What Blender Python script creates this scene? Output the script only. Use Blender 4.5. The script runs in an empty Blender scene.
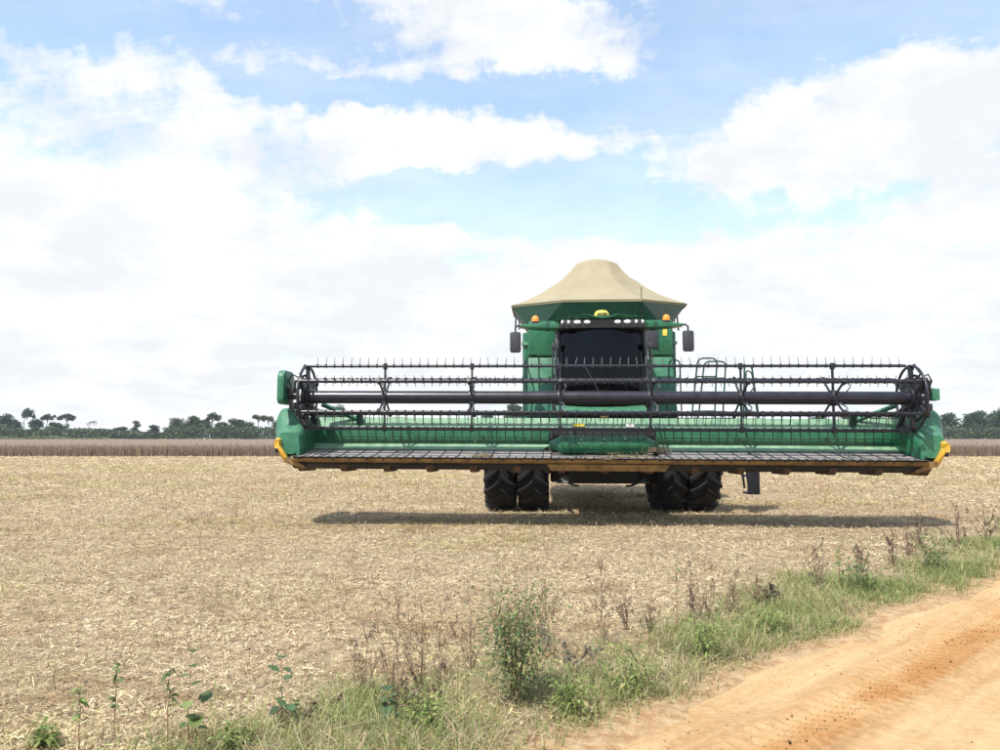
import bpy, math, random
import numpy as np
from mathutils import Vector, Matrix

rng = np.random.default_rng(7)
random.seed(7)
R = math.radians
scn = bpy.context.scene
col = scn.collection

# ------------------------------------------------------------------ camera
CAM_H, FPX = 1.6, 750.0
PITCH = math.atan(62 / 750)
cam_d = bpy.data.cameras.new('camera')
cam = bpy.data.objects.new('camera', cam_d)
col.objects.link(cam)
cam.location = (0, 0, CAM_H)
cam.rotation_mode = 'XYZ'
cam.rotation_euler = (math.pi / 2 + PITCH, R(0.0), 0)
cam_d.sensor_width = 36
cam_d.lens = 27
cam_d.clip_start = 0.05
cam_d.clip_end = 4000
scn.camera = cam

# ------------------------------------------------------------------ sun, sky
SUN_VEC = Vector((-0.54, -0.79, 1.5)).normalized()
sun_el = math.asin(SUN_VEC.z)
sun_az = math.atan2(SUN_VEC.x, SUN_VEC.y)
sd = bpy.data.lights.new('sun', 'SUN')
sd.energy = 2.75
sd.angle = R(1.0)
sd.color = (1.0, 0.95, 0.87)
sun = bpy.data.objects.new('sun', sd)
col.objects.link(sun)
sun.rotation_mode = 'QUATERNION'
sun.rotation_quaternion = SUN_VEC.to_track_quat('Z', 'Y')
sun.location = (-40, -60, 140)

scn.view_settings.view_transform = 'Standard'
scn.view_settings.look = 'None'
scn.view_settings.exposure = 1.14
scn.view_settings.gamma = 1.0
scn.view_settings.use_curve_mapping = False

world = bpy.data.worlds.new('World')
scn.world = world
world.use_nodes = True
wn, wl = world.node_tree.nodes, world.node_tree.links
wn.clear()


def N(tree, typ, **kw):
    n = tree.nodes.new(typ)
    for k, v in kw.items():
        if k.startswith('i_'):
            n.inputs[int(k[2:]) if k[2:].isdigit() else k[2:].replace('_', ' ')].default_value = v
        else:
            setattr(n, k, v)
    return n


class G:
    """tiny helper for maths on sockets"""
    def __init__(s, tree): s.t = tree

    def put(s, n, i, v):
        if isinstance(v, (int, float)): n.inputs[i].default_value = v
        elif isinstance(v, (tuple, list)): n.inputs[i].default_value = v
        else: s.t.links.new(v, n.inputs[i])

    def m(s, op, a, b=0.0, c=None, clamp=False):
        n = s.t.nodes.new('ShaderNodeMath'); n.operation = op; n.use_clamp = clamp
        s.put(n, 0, a); s.put(n, 1, b)
        if c is not None: s.put(n, 2, c)
        return n.outputs[0]

    def v(s, op, a, b=(0, 0, 0), out=0):
        n = s.t.nodes.new('ShaderNodeVectorMath'); n.operation = op
        s.put(n, 0, a)
        if op == 'SCALE': s.put(n, 3, b)
        else: s.put(n, 1, b)
        return n.outputs[out]

    def noise(s, vec, scale, detail=4, rough=0.55, out=0, dist=0.0, lac=2.0):
        n = s.t.nodes.new('ShaderNodeTexNoise')
        s.put(n, 'Vector', vec); s.put(n, 'Scale', scale)
        n.inputs['Detail'].default_value = detail
        n.inputs['Roughness'].default_value = rough
        n.inputs['Lacunarity'].default_value = lac
        n.inputs['Distortion'].default_value = dist
        return n.outputs[out]

    def ramp(s, x, lo, hi, a=0.0, b=1.0, smooth=True):
        n = s.t.nodes.new('ShaderNodeMapRange')
        n.interpolation_type = 'SMOOTHSTEP' if smooth else 'LINEAR'
        s.put(n, 0, x)
        for i, q in enumerate((lo, hi, a, b)): s.put(n, i + 1, q)
        return n.outputs[0]

    def mix(s, f, a, b, mode='MIX'):
        n = s.t.nodes.new('ShaderNodeMix'); n.data_type = 'RGBA'; n.blend_type = mode
        s.put(n, 0, f)
        s.put(n, 6, a if not isinstance(a, tuple) else (*a[:3], 1))
        s.put(n, 7, b if not isinstance(b, tuple) else (*b[:3], 1))
        return n.outputs[2]

    def xyz(s, a, b, c):
        n = s.t.nodes.new('ShaderNodeCombineXYZ')
        s.put(n, 0, a); s.put(n, 1, b); s.put(n, 2, c)
        return n.outputs[0]


g = G(world.node_tree)
tc = wn.new('ShaderNodeTexCoord')
sep = wn.new('ShaderNodeSeparateXYZ')
wl.new(tc.outputs['Generated'], sep.inputs[0])
dx, dy, dz = sep.outputs
sky = wn.new('ShaderNodeTexSky')
sky.sky_type = 'NISHITA'
sky.sun_disc = False
sky.sun_elevation = sun_el
sky.sun_rotation = sun_az
sky.air_density = 1.0
sky.dust_density = 0.6
sky.ozone_density = 1.2
DEG = 180 / math.pi
az = g.m('MULTIPLY', g.m('ARCTAN2', dx, dy), DEG)
el = g.m('MULTIPLY', g.m('ARCSINE', dz), DEG)
# cloud noise lives on a plane overhead, so that clouds flatten towards the horizon
den = g.m('ADD', g.m('MAXIMUM', dz, 0.0), 0.16)
plane = g.xyz(g.m('DIVIDE', dx, den), g.m('DIVIDE', dy, den), 0.0)
ball = tc.outputs['Generated']
w1 = g.noise(ball, 6.0, 5, 0.6, out=1)
wv = g.v('SUBTRACT', w1, (0.5, 0.5, 0.5))
sw = wn.new('ShaderNodeSeparateXYZ'); wl.new(wv, sw.inputs[0])
w2 = g.noise(ball, 26.0, 5, 0.62, out=1)
sw2 = wn.new('ShaderNodeSeparateXYZ'); wl.new(g.v('SUBTRACT', w2, (0.5, 0.5, 0.5)), sw2.inputs[0])
az_w = g.m('ADD', az, g.m('ADD', g.m('MULTIPLY', sw.outputs[0], 9.0), g.m('MULTIPLY', sw2.outputs[0], 4.0)))
el_w = g.m('ADD', el, g.m('ADD', g.m('MULTIPLY', sw.outputs[1], 5.0), g.m('MULTIPLY', sw2.outputs[1], 2.6)))


def blob(px, py, rx, ry, tilt=0.0, soft=0.55):
    """soft ellipse on the sky, given by its place in the photograph (as a direction)"""
    a0 = math.degrees(math.atan2((px - 500) / 750, math.cos(PITCH)))
    e0 = math.degrees(math.atan(-(py - 375) / 750) + PITCH)
    k = math.degrees(1 / 750)
    ta = math.radians(tilt)
    u = g.m('SUBTRACT', az_w, a0); v = g.m('SUBTRACT', el_w, e0)
    uu = g.m('ADD', g.m('MULTIPLY', u, math.cos(ta) / (rx * k)), g.m('MULTIPLY', v, math.sin(ta) / (rx * k)))
    vv = g.m('ADD', g.m('MULTIPLY', u, -math.sin(ta) / (ry * k)), g.m('MULTIPLY', v, math.cos(ta) / (ry * k)))
    r = g.m('SQRT', g.m('ADD', g.m('MULTIPLY', uu, uu), g.m('MULTIPLY', vv, vv)))
    return g.ramp(r, 1.0 - soft, 1.0 + soft, 1.0, 0.0)


sh2_pre = g.noise(g.v('MULTIPLY', plane, (1, 2.2, 1)), 1.6, 6, .62)
cov = g.noise(plane, 1.1, 8, 0.62)
cov2 = g.noise(ball, 9.0, 8, 0.64)
prot = wn.new('ShaderNodeVectorRotate'); prot.rotation_type = 'Z_AXIS'; prot.inputs['Angle'].default_value = R(14)
wl.new(plane, prot.inputs['Vector'])
streak = g.noise(g.v('MULTIPLY', prot.outputs[0], (.55, 2.6, 1)), 1.9, 8, .64, dist=.5)
puff = g.noise(ball, 30.0, 6, .6)
c = g.m('ADD', g.m('MULTIPLY', cov, .75), g.m('MULTIPLY', cov2, .85))
c = g.m('ADD', c, g.m('ADD', g.m('MULTIPLY', streak, .75), g.m('MULTIPLY', puff, .35)))
c = g.m('SUBTRACT', c, .70)                                                # about 0.65 in the mean
# blue openings
for px, py, rx, ry, tl, am in [(880, 40, 220, 75, -4, .30), (720, 125, 90, 55, 0, .22), (440, 195, 170, 24, 5, .26),
                               (600, 205, 130, 40, 0, .26), (70, 75, 150, 24, -6, .22), (260, 40, 200, 26, 0, .16),
                               (400, 95, 190, 16, 4, .22), (600, 100, 90, 16, 0, .18), (740, 228, 150, 16, 0, .14), (650, 60, 60, 50, 0, .06)]:
    c = g.m('SUBTRACT', c, g.m('MULTIPLY', blob(px, py, rx, ry, tl), am))
# cloud masses
for px, py, rx, ry, tl, am in [(850, 155, 165, 48, 8, .36), (960, 130, 90, 50, 0, .22), (790, 190, 150, 26, 0, .16), (540, 35, 150, 36, -10, .26),
                               (500, 145, 200, 22, -3, .26), (200, 190, 260, 100, 0, .20), (250, 330, 420, 100, 0, .24),
                               (850, 320, 300, 80, 0, .22), (600, 265, 70, 22, 0, .18), (990, 215, 40, 30, 0, .16)]:
    c = g.m('ADD', c, g.m('MULTIPLY', blob(px, py, rx, ry, tl), am))
dens = g.m('MAXIMUM', g.ramp(c, 0.44, 0.86), g.ramp(sh2_pre, .35, .75, .22, .46))
# grey undersides and folds of the clouds
sh1 = g.noise(g.v('MULTIPLY', ball, (1, 1, 2.2)), 7.0, 7, 0.6)
sh2 = g.noise(plane, 2.3, 6, 0.6)
shade = g.ramp(g.m('ADD', g.m('MULTIPLY', sh1, .65), g.m('MULTIPLY', sh2, .35)), 0.40, 0.62)
ccol = g.mix(shade, (3.16, 3.25, 3.4), (3.9, 3.92, 3.96))
hor = g.ramp(dz, 0.0, 0.42, 0.80, 0.0)
base = g.mix(hor, g.mix(1.0, sky.outputs[0], (.98, 1.06, 1.04), 'MULTIPLY'), (3.3, 3.55, 3.85))
skyc = g.mix(dens, base, ccol)
bg = wn.new('ShaderNodeBackground')
bg.inputs[1].default_value = 0.13
wl.new(skyc, bg.inputs[0])
wo = wn.new('ShaderNodeOutputWorld')
wl.new(bg.outputs[0], wo.inputs[0])


# ------------------------------------------------------------------ helpers: pixels to ground
_f = np.array([0, math.cos(PITCH), math.sin(PITCH)])
_u = np.array([0, -math.sin(PITCH), math.cos(PITCH)])


def ray(px, py):
    return np.array([1, 0, 0]) * (px - 500) / FPX + _f - (py - 375) / FPX * _u


def gnd(px, py):
    d = ray(px, py)
    t = -CAM_H / d[2]
    return float(t * d[0]), float(t * d[1])


# ------------------------------------------------------------------ value noise in numpy
def _hash(ix, iy, seed):
    n = (ix.astype(np.int64) * 374761393 + iy.astype(np.int64) * 668265263 + seed * 974634533) & 0xffffffff
    n = ((n ^ (n >> 13)) * 1274126177) & 0xffffffff
    return ((n ^ (n >> 16)) & 0xffff) / 65535.0


def vnoise(x, y, seed=0):
    xi, yi = np.floor(x), np.floor(y)
    fx, fy = x - xi, y - yi
    fx, fy = fx * fx * (3 - 2 * fx), fy * fy * (3 - 2 * fy)
    a, b = _hash(xi, yi, seed), _hash(xi + 1, yi, seed)
    c_, d = _hash(xi, yi + 1, seed), _hash(xi + 1, yi + 1, seed)
    return (a * (1 - fx) + b * fx) * (1 - fy) + (c_ * (1 - fx) + d * fx) * fy


def fbm(x, y, oct=4, seed=0):
    s, a, t = 0, 0.5, 0
    for i in range(oct):
        s = s + a * vnoise(x * 2 ** i + 17.3 * i, y * 2 ** i - 9.1 * i, seed + i)
        t += a; a *= .5
    return s / t


# ------------------------------------------------------------------ materials
def new_mat(name):
    m = bpy.data.materials.new(name)
    m.use_nodes = True
    t = m.node_tree
    return m, t, t.nodes['Principled BSDF'], G(t)


def paint(name, base, rough=0.4, metal=0.0, var=0.12, dust=0.0, dust_col=(.33, .27, .19), bump=0.0, scale=6.0, spec=0.5):
    """painted, worn surface: uneven tone, fine scratches, dust that lies where it settled"""
    m, t, b, q = new_mat(name)
    geo = t.nodes.new('ShaderNodeTexCoord').outputs['Object']
    n1 = q.noise(geo, scale, 6, .65)
    n2 = q.noise(geo, scale * 9, 4, .6)
    dk = tuple(x * (1 - var * 1.6) for x in base)
    lt = tuple(min(1, x * (1 + var)) for x in base)
    c0 = q.mix(q.ramp(n1, .3, .7), dk, lt)
    r0 = q.ramp(n1, .2, .8, rough * .8, min(1, rough * 1.25))
    if dust > 0:
        g2 = t.nodes.new('ShaderNodeNewGeometry')
        sz = t.nodes.new('ShaderNodeSeparateXYZ'); t.links.new(g2.outputs['Normal'], sz.inputs[0])
        up = q.ramp(sz.outputs[2], -.1, .9, .35, 1.0)
        k = q.m('MULTIPLY', q.m('MULTIPLY', up, q.ramp(q.m('ADD', q.m('MULTIPLY', n1, .6), q.m('MULTIPLY', n2, .4)), .33, .66)), dust, clamp=True)
        c0 = q.mix(k, c0, dust_col)
        r0 = q.m('ADD', r0, q.m('MULTIPLY', k, .4), clamp=True)
    t.links.new(c0, b.inputs['Base Color'])
    t.links.new(r0, b.inputs['Roughness'])
    b.inputs['Metallic'].default_value = metal
    b.inputs['Specular IOR Level'].default_value = spec
    if bump > 0:
        bn = t.nodes.new('ShaderNodeBump'); bn.inputs['Strength'].default_value = bump
        bn.inputs['Distance'].default_value = 0.01
        t.links.new(n2, bn.inputs['Height']); t.links.new(bn.outputs[0], b.inputs['Normal'])
    return m


M = {}
M['green'] = paint('green_paint', (.012, .125, .058), .30, dust=.22, dust_col=(.22, .30, .20))
M['green_side'] = paint('dusty_green_panel', (.022, .155, .085), .40, dust=.30, dust_col=(.22, .31, .21))
M['green_pale'] = paint('sunlit_dusty_green', (.105, .26, .155), .45, dust=.6, dust_col=(.31, .37, .26))  # paler base has sunlight and sky sheen mixed in, with dust over it
M['green_dark'] = paint('dark_green_paint', (.008, .060, .040), .45, dust=.15, dust_col=(.10, .14, .10))
M['yellow'] = paint('yellow_paint', (.62, .36, .025), .4, dust=.5, dust_col=(.36, .25, .10))
M['yellow_worn'] = paint('worn_yellow_paint', (.22, .125, .035), .65, var=.35, dust=.85, dust_col=(.20, .145, .09))
M['black'] = paint('black_steel', (.010, .011, .019), .42, dust=.09, dust_col=(.12, .11, .10))
M['blackgloss'] = paint('charcoal_reel_paint', (.010, .011, .021), .30, dust=.05, dust_col=(.16, .15, .15))
M['under'] = paint('dark_underframe', (.016, .016, .020), .6, dust=.2, dust_col=(.08, .07, .05))
M['plastic'] = paint('black_plastic', (.035, .036, .046), .5, var=.05)
M['rubber'] = paint('tyre_rubber', (.010, .010, .013), .8, dust=.2, dust_col=(.045, .04, .035), bump=.4)
M['belt'] = paint('draper_belt_rubber', (.20, .19, .19), .7, dust=.7, dust_col=(.31, .28, .24))
M['steel'] = paint('tine_steel', (.20, .20, .21), .4, metal=.6)
M['rust'] = paint('rusty_iron', (.085, .045, .028), .8, var=.3, bump=.5)
M['canvas'] = paint('tan_canvas', (.30, .258, .168), .85, var=.07, scale=1.2, bump=.25)
M['orange'] = paint('beacon_orange', (.85, .27, .03), .25, var=.05)
M['lamp'] = paint('headlamp_lens', (.75, .76, .78), .12, var=.04)
M['sticker_y'] = paint('yellow_sticker', (.75, .60, .08), .4)
M['sticker_w'] = paint('white_sticker', (.75, .75, .72), .4)
M['wood'] = paint('bark', (.16, .13, .10), .9, var=.3, bump=.6, scale=3)
M['seat'] = paint('seat_fabric', (.06, .055, .07), .85)


def glass_mat():
    m, t, b, q = new_mat('tinted_cab_glass')
    t.nodes.remove(b)
    tr = t.nodes.new('ShaderNodeBsdfTransparent'); tr.inputs[0].default_value = (.15, .15, .19, 1)
    gl = t.nodes.new('ShaderNodeBsdfGlossy'); gl.inputs['Roughness'].default_value = .06
    gl.inputs['Color'].default_value = (.8, .82, .9, 1)
    fr = t.nodes.new('ShaderNodeFresnel'); fr.inputs[0].default_value = 1.32
    mx = t.nodes.new('ShaderNodeMixShader')
    t.links.new(fr.outputs[0], mx.inputs[0]); t.links.new(tr.outputs[0], mx.inputs[1]); t.links.new(gl.outputs[0], mx.inputs[2])
    t.links.new(mx.outputs[0], t.nodes['Material Output'].inputs[0])
    return m


M['glass'] = glass_mat()


def attr_mat(name, rough=.8, trans=0.0, spec=.3):
    """colour of each straw, blade or leaf comes from its own attribute"""
    m, t, b, q = new_mat(name)
    a = t.nodes.new('ShaderNodeAttribute'); a.attribute_name = 'tint'
    t.links.new(a.outputs['Color'], b.inputs['Base Color'])
    b.inputs['Roughness'].default_value = rough
    b.inputs['Specular IOR Level'].default_value = spec
    if trans > 0:
        tl = t.nodes.new('ShaderNodeBsdfTranslucent'); t.links.new(a.outputs['Color'], tl.inputs[0])
        mx = t.nodes.new('ShaderNodeMixShader'); mx.inputs[0].default_value = trans
        t.links.new(b.outputs[0], mx.inputs[1]); t.links.new(tl.outputs[0], mx.inputs[2])
        t.links.new(mx.outputs[0], t.nodes['Material Output'].inputs[0])
    return m


M['straw'] = attr_mat('dry_straw', .75, .15)
M['leaf'] = attr_mat('leaf', .55, .35)
M['stem'] = attr_mat('stem', .8)
M['treeleaf'] = attr_mat('tree_leaf', .6, .2)


def field_mat():
    m, t, b, q = new_mat('stubble_soil')
    p = t.nodes.new('ShaderNodeNewGeometry').outputs['Position']
    big = q.noise(p, .10, 5, .6)
    mid = q.noise(q.v('MULTIPLY', p, (1, 1.6, 1)), .9, 6, .65)
    fine = q.noise(p, 9, 6, .7)
    vf = q.noise(p, 38, 4, .7)
    # matted chaff between the straws, bare soil, green regrowth
    c0 = q.mix(q.ramp(fine, .34, .62), (.155, .105, .068), (.40, .315, .20))
    c0 = q.mix(q.ramp(vf, .42, .72, 0, .75), c0, (.54, .44, .285))
    c0 = q.mix(q.ramp(mid, .50, .68, 0, .55), c0, (.215, .142, .09))
    c0 = q.mix(q.m('MULTIPLY', q.ramp(big, .52, .66), q.ramp(mid, .42, .6, 0, .38)), c0, (.26, .27, .10))
    c0 = q.mix(q.ramp(big, .28, .46, .30, 0), c0, (.36, .27, .19))
    # bare orange soil beside the road
    rs_ = q.v('DOT_PRODUCT', p, (-math.sin(R(42.4)), math.cos(R(42.4)), 0), out=1)
    rs_ = q.m('SUBTRACT', rs_, -.51 * math.sin(R(42.4)) + 3.99 * math.cos(R(42.4)))
    k_ = q.ramp(q.m('ADD', rs_, q.m('MULTIPLY', q.noise(p, 2.2, 5, .65), 1.1)), .60, 1.15, 1.0, 0.0)
    c0 = q.mix(k_, c0, q.mix(q.ramp(fine, .35, .65), (.37, .22, .11), (.53, .385, .225)))
    t.links.new(c0, b.inputs['Base Color'])
    b.inputs['Roughness'].default_value = .95
    b.inputs['Specular IOR Level'].default_value = .1
    bn = t.nodes.new('ShaderNodeBump'); bn.inputs['Strength'].default_value = .9; bn.inputs['Distance'].default_value = .05
    t.links.new(q.m('ADD', fine, q.m('MULTIPLY', vf, .5)), bn.inputs['Height'])
    t.links.new(bn.outputs[0], b.inputs['Normal'])
    return m


def road_mat():
    m, t, b, q = new_mat('orange_dirt')
    p = t.nodes.new('ShaderNodeNewGeometry').outputs['Position']
    a = t.nodes.new('ShaderNodeAttribute'); a.attribute_name = 'loose'
    # streaks follow the road
    rot = t.nodes.new('ShaderNodeVectorRotate'); rot.rotation_type = 'Z_AXIS'
    t.links.new(p, rot.inputs['Vector']); rot.inputs['Angle'].default_value = -R(42.4)
    st = q.noise(q.v('MULTIPLY', rot.outputs[0], (.35, 3.2, 1)), 1.3, 6, .6)
    big = q.noise(p, .7, 5, .6)
    fine = q.noise(p, 22, 6, .7)
    vf = q.noise(p, 120, 3, .7)
    c0 = q.mix(q.ramp(q.m('ADD', q.m('MULTIPLY', st, .6), q.m('MULTIPLY', big, .4)), .36, .64), (.40, .235, .105), (.55, .385, .205))
    c0 = q.mix(q.ramp(fine, .40, .70, 0, .55), c0, (.60, .445, .26))
    c0 = q.mix(q.ramp(q.noise(p, 5.0, 6, .72), .54, .72, 0, .5), c0, (.42, .27, .14))
    c0 = q.mix(q.ramp(vf, .60, .78, 0, .5), c0, (.22, .13, .065))
    c0 = q.mix(a.outputs['Fac'], c0, (.37, .18, .065))
    t.links.new(c0, b.inputs['Base Color'])
    b.inputs['Roughness'].default_value = .95
    b.inputs['Specular IOR Level'].default_value = .12
    bn = t.nodes.new('ShaderNodeBump'); bn.inputs['Strength'].default_value = .9; bn.inputs['Distance'].default_value = .02
    t.links.new(q.m('ADD', fine, q.m('MULTIPLY', vf, .35)), bn.inputs['Height'])
    t.links.new(bn.outputs[0], b.inputs['Normal'])
    return m


M['field'] = field_mat()
M['road'] = road_mat()


# ------------------------------------------------------------------ object helpers
def link(name, me, mat=None, parent=None, loc=None, rot=None):
    o = bpy.data.objects.new(name, me)
    col.objects.link(o)
    if me is not None and mat is not None and len(me.materials) == 0: me.materials.append(mat)
    if parent is not None: o.parent = parent
    if loc is not None: o.location = loc
    if rot is not None: o.rotation_euler = rot
    return o


def tag(o, label=None, cat=None, group=None, kind=None):
    if label: o['label'] = label
    if cat: o['category'] = cat
    if group: o['group'] = group
    if kind: o['kind'] = kind
    return o


def empty(name, loc=(0, 0, 0), rz=0.0):
    o = bpy.data.objects.new(name, None)
    o.empty_display_size = .2
    col.objects.link(o)
    o.location = loc
    o.rotation_euler = (0, 0, rz)
    return o


class MB:
    def __init__(s): s.v, s.f = [], []

    def add(s, vs, fs):
        k = len(s.v)
        s.v += [tuple(map(float, p)) for p in vs]
        s.f += [tuple(i + k for i in f) for f in fs]
        return s

    def box(s, x0, x1, y0, y1, z0, z1, mat=None):
        vs = [Vector((x, y, z)) for z in (z0, z1) for x, y in ((x0, y0), (x1, y0), (x1, y1), (x0, y1))]
        if mat is not None: vs = [mat @ p for p in vs]
        return s.add(vs, [(3, 2, 1, 0), (4, 5, 6, 7), (0, 1, 5, 4), (1, 2, 6, 5), (2, 3, 7, 6), (3, 0, 4, 7)])

    def hexa(s, lo, hi):
        """box from four bottom and four top corners"""
        return s.add(list(lo) + list(hi), [(3, 2, 1, 0), (4, 5, 6, 7), (0, 1, 5, 4), (1, 2, 6, 5), (2, 3, 7, 6), (3, 0, 4, 7)])

    def prism_x(s, prof, x0, x1):
        """profile of (y, z) points, counter-clockwise seen from +x, pushed from x0 to x1"""
        n = len(prof)
        vs = [(x0, y, z) for y, z in prof] + [(x1, y, z) for y, z in prof]
        fs = [tuple(range(n - 1, -1, -1)), tuple(range(n, 2 * n))]
        fs += [(i, (i + 1) % n, n + (i + 1) % n, n + i) for i in range(n)]
        return s.add(vs, fs)

    def prism_y(s, prof, y0, y1):
        n = len(prof)
        vs = [(x, y0, z) for x, z in prof] + [(x, y1, z) for x, z in prof]
        fs = [tuple(range(n)), tuple(range(2 * n - 1, n - 1, -1))]
        fs += [(i, n + i, n + (i + 1) % n, (i + 1) % n) for i in range(n)]
        return s.add(vs, fs)

    def tube(s, pts, r, n=8, cap=True):
        pts = [Vector(p) for p in pts]
        rs = r if isinstance(r, (list, tuple)) else [r] * len(pts)
        rings = []
        up = None
        for i, p in enumerate(pts):
            d = (pts[min(i + 1, len(pts) - 1)] - pts[max(i - 1, 0)]).normalized()
            if up is None:
                up = Vector((0, 0, 1)) if abs(d.z) < .9 else Vector((1, 0, 0))
            a = d.cross(up).normalized(); b = a.cross(d).normalized(); up = b
            rings.append([p + (a * math.cos(2 * math.pi * k / n) + b * math.sin(2 * math.pi * k / n)) * rs[i] for k in range(n)])
        vs = [q for rg in rings for q in rg]
        fs = []
        for i in range(len(pts) - 1):
            for k in range(n):
                fs.append((i * n + k, i * n + (k + 1) % n, (i + 1) * n + (k + 1) % n, (i + 1) * n + k))
        if cap:
            fs.append(tuple(range(n - 1, -1, -1)))
            fs.append(tuple(range((len(pts) - 1) * n, len(pts) * n)))
        return s.add(vs, fs)

    def loft(s, rings, cap0=True, cap1=True):
        n = len(rings[0])
        vs = [p for r in rings for p in r]
        fs = []
        for i in range(len(rings) - 1):
            for k in range(n):
                fs.append((i * n + k, i * n + (k + 1) % n, (i + 1) * n + (k + 1) % n, (i + 1) * n + k))
        if cap0: fs.append(tuple(range(n - 1, -1, -1)))
        if cap1: fs.append(tuple(range((len(rings) - 1) * n, len(rings) * n)))
        return s.add(vs, fs)

    def mesh(s, name, bevel=0.0, smooth=True, ang=38):
        me = bpy.data.meshes.new(name)
        me.from_pydata(s.v, [], s.f)
        import bmesh
        bm = bmesh.new(); bm.from_mesh(me)
        bmesh.ops.recalc_face_normals(bm, faces=bm.faces)
        if bevel > 0:
            es = [e for e in bm.edges if len(e.link_faces) == 2 and e.calc_face_angle(0) > R(30)]
            bmesh.ops.bevel(bm, geom=es, offset=bevel, segments=2, profile=.6, affect='EDGES', clamp_overlap=True)
        bm.to_mesh(me); bm.free()
        if smooth:
            for p in me.polygons: p.use_smooth = True
            me.set_sharp_from_angle(angle=R(ang))
        return me

    def build(s, name, mat, parent=None, bevel=0.0, smooth=True, loc=None, rot=None):
        return link(name, s.mesh(name, bevel, smooth), mat, parent, loc, rot)


def np_mesh(name, verts, quads, tint=None, smooth=False, tris=None):
    me = bpy.data.meshes.new(name)
    nq = len(quads)
    me.vertices.add(len(verts)); me.vertices.foreach_set('co', np.asarray(verts, np.float32).ravel())
    me.loops.add(nq * 4); me.loops.foreach_set('vertex_index', np.asarray(quads, np.int32).ravel())
    me.polygons.add(nq)
    me.polygons.foreach_set('loop_start', np.arange(0, nq * 4, 4, dtype=np.int32))
    me.polygons.foreach_set('loop_total', np.full(nq, 4, np.int32))
    if smooth: me.polygons.foreach_set('use_smooth', np.ones(nq, bool))
    me.update(calc_edges=True)
    if tint is not None:
        a = me.attributes.new('tint', 'FLOAT_COLOR', 'POINT')
        a.data.foreach_set('color', np.concatenate([tint, np.ones((len(tint), 1))], 1).astype(np.float32).ravel())
    return me


def ribbons(center, side, width, colour):
    """center (n,k,3), side (n,3), width (n,k), colour (n,3) -> verts, quads, tint"""
    n, k, _ = center.shape
    off = side[:, None, :] * width[:, :, None] * .5
    v = np.stack([center - off, center + off], 2).reshape(n * k * 2, 3)
    b = (np.arange(n) * k * 2)[:, None] + (np.arange(k - 1) * 2)[None]
    q = np.stack([b, b + 1, b + 3, b + 2], -1).reshape(-1, 4)
    t = np.repeat(colour, k * 2, 0)
    return v, q, t


def join_np(parts):
    vs, qs, ts, o = [], [], [], 0
    for v, q, t in parts:
        vs.append(v); qs.append(q + o); ts.append(t); o += len(v)
    return np.concatenate(vs), np.concatenate(qs), np.concatenate(ts)


def palette(cols, w, n, var=.15):
    cols = np.array(cols); i = rng.choice(len(cols), n, p=np.array(w) / np.sum(w))
    return np.clip(cols[i] * (1 + rng.normal(0, var, (n, 1))) * (1 + rng.normal(0, var * .3, (n, 3))), .005, .9)


# ================================================================== THE SETTING
ROAD_A = R(42.4)
RU = np.array([math.cos(ROAD_A), math.sin(ROAD_A)])          # along the road
RS = np.array([-math.sin(ROAD_A), math.cos(ROAD_A)])         # from the road edge into the field
RO = np.array([0.51, 3.99])


def to_us(x, y):
    return (x - RO[0]) * RU[0] + (y - RO[1]) * RU[1], (x - RO[0]) * RS[0] + (y - RO[1]) * RS[1]


def from_us(u, s):
    return RO[0] + u * RU[0] + s * RS[0], RO[1] + u * RU[1] + s * RS[1]


ROAD_W = 6.2


def edge_wobble(u):
    return .55 * (fbm(u * .45, u * 0 + 3.1, 3, 21) - .5) + .22 * (vnoise(u * 2.3, u * 0, 5) - .5)


def field_z(x, y):
    u, s = to_us(x, y)
    near = np.clip(1 - np.hypot(x, y - 6) / 40, 0, 1)
    h = (fbm(x * .8, y * .8, 3, 3) - .5) * .07 + (fbm(x * 4, y * 4, 3, 9) - .5) * .045 * near
    # the combine stands on level ground
    k = np.clip((np.maximum(np.abs(x - 2.3) - 3.2, np.abs(y - 18.5) - 4.5)) / 1.5, 0, 1)
    h = h * (.25 + .75 * k)
    on_road = np.clip((s + .5) / .65, 0, 1) + np.clip((-ROAD_W - s) / .5, 0, 1)
    return h * np.clip(on_road, 0, 1) + np.where(on_road < 1, -.07 * (1 - on_road), 0)


def graded(lo, hi, n, k, c=0.0):
    t = np.linspace(-1, 1, n)
    s = np.sinh(t * k) / math.sinh(k)
    return np.where(s < 0, c + s * (c - lo), c + s * (hi - c))


def grid_mesh(name, X, Y, Z):
    nx, ny = X.shape[1], X.shape[0]
    v = np.stack([X, Y, Z], -1).reshape(-1, 3)
    i = np.arange(ny - 1)[:, None] * nx + np.arange(nx - 1)[None]
    q = np.stack([i, i + 1, i + nx + 1, i + nx], -1).reshape(-1, 4)
    return np_mesh(name, v, q, smooth=True)


gx = graded(-1600, 1600, 420, 8.2, 1.0)
gy = graded(-400, 2200, 420, 8.2, 6.0)
X, Y = np.meshgrid(gx, gy)
tag(link('field_ground', grid_mesh('field_ground', X, Y, field_z(X, Y)), M['field']), 'pale straw stubble field ground', None, None, 'structure')

# dirt road, with ruts and the print of a lugged tyre
u_ax = np.concatenate([np.linspace(-60, -3, 60), np.arange(-2.9, 9, .016), np.linspace(9.1, 30, 260), np.linspace(30.5, 150, 120)])
s_ax = np.concatenate([np.linspace(-ROAD_W - .3, -1.9, 40), np.arange(-1.88, .62, .018)])
U, S = np.meshgrid(u_ax, s_ax)


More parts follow.
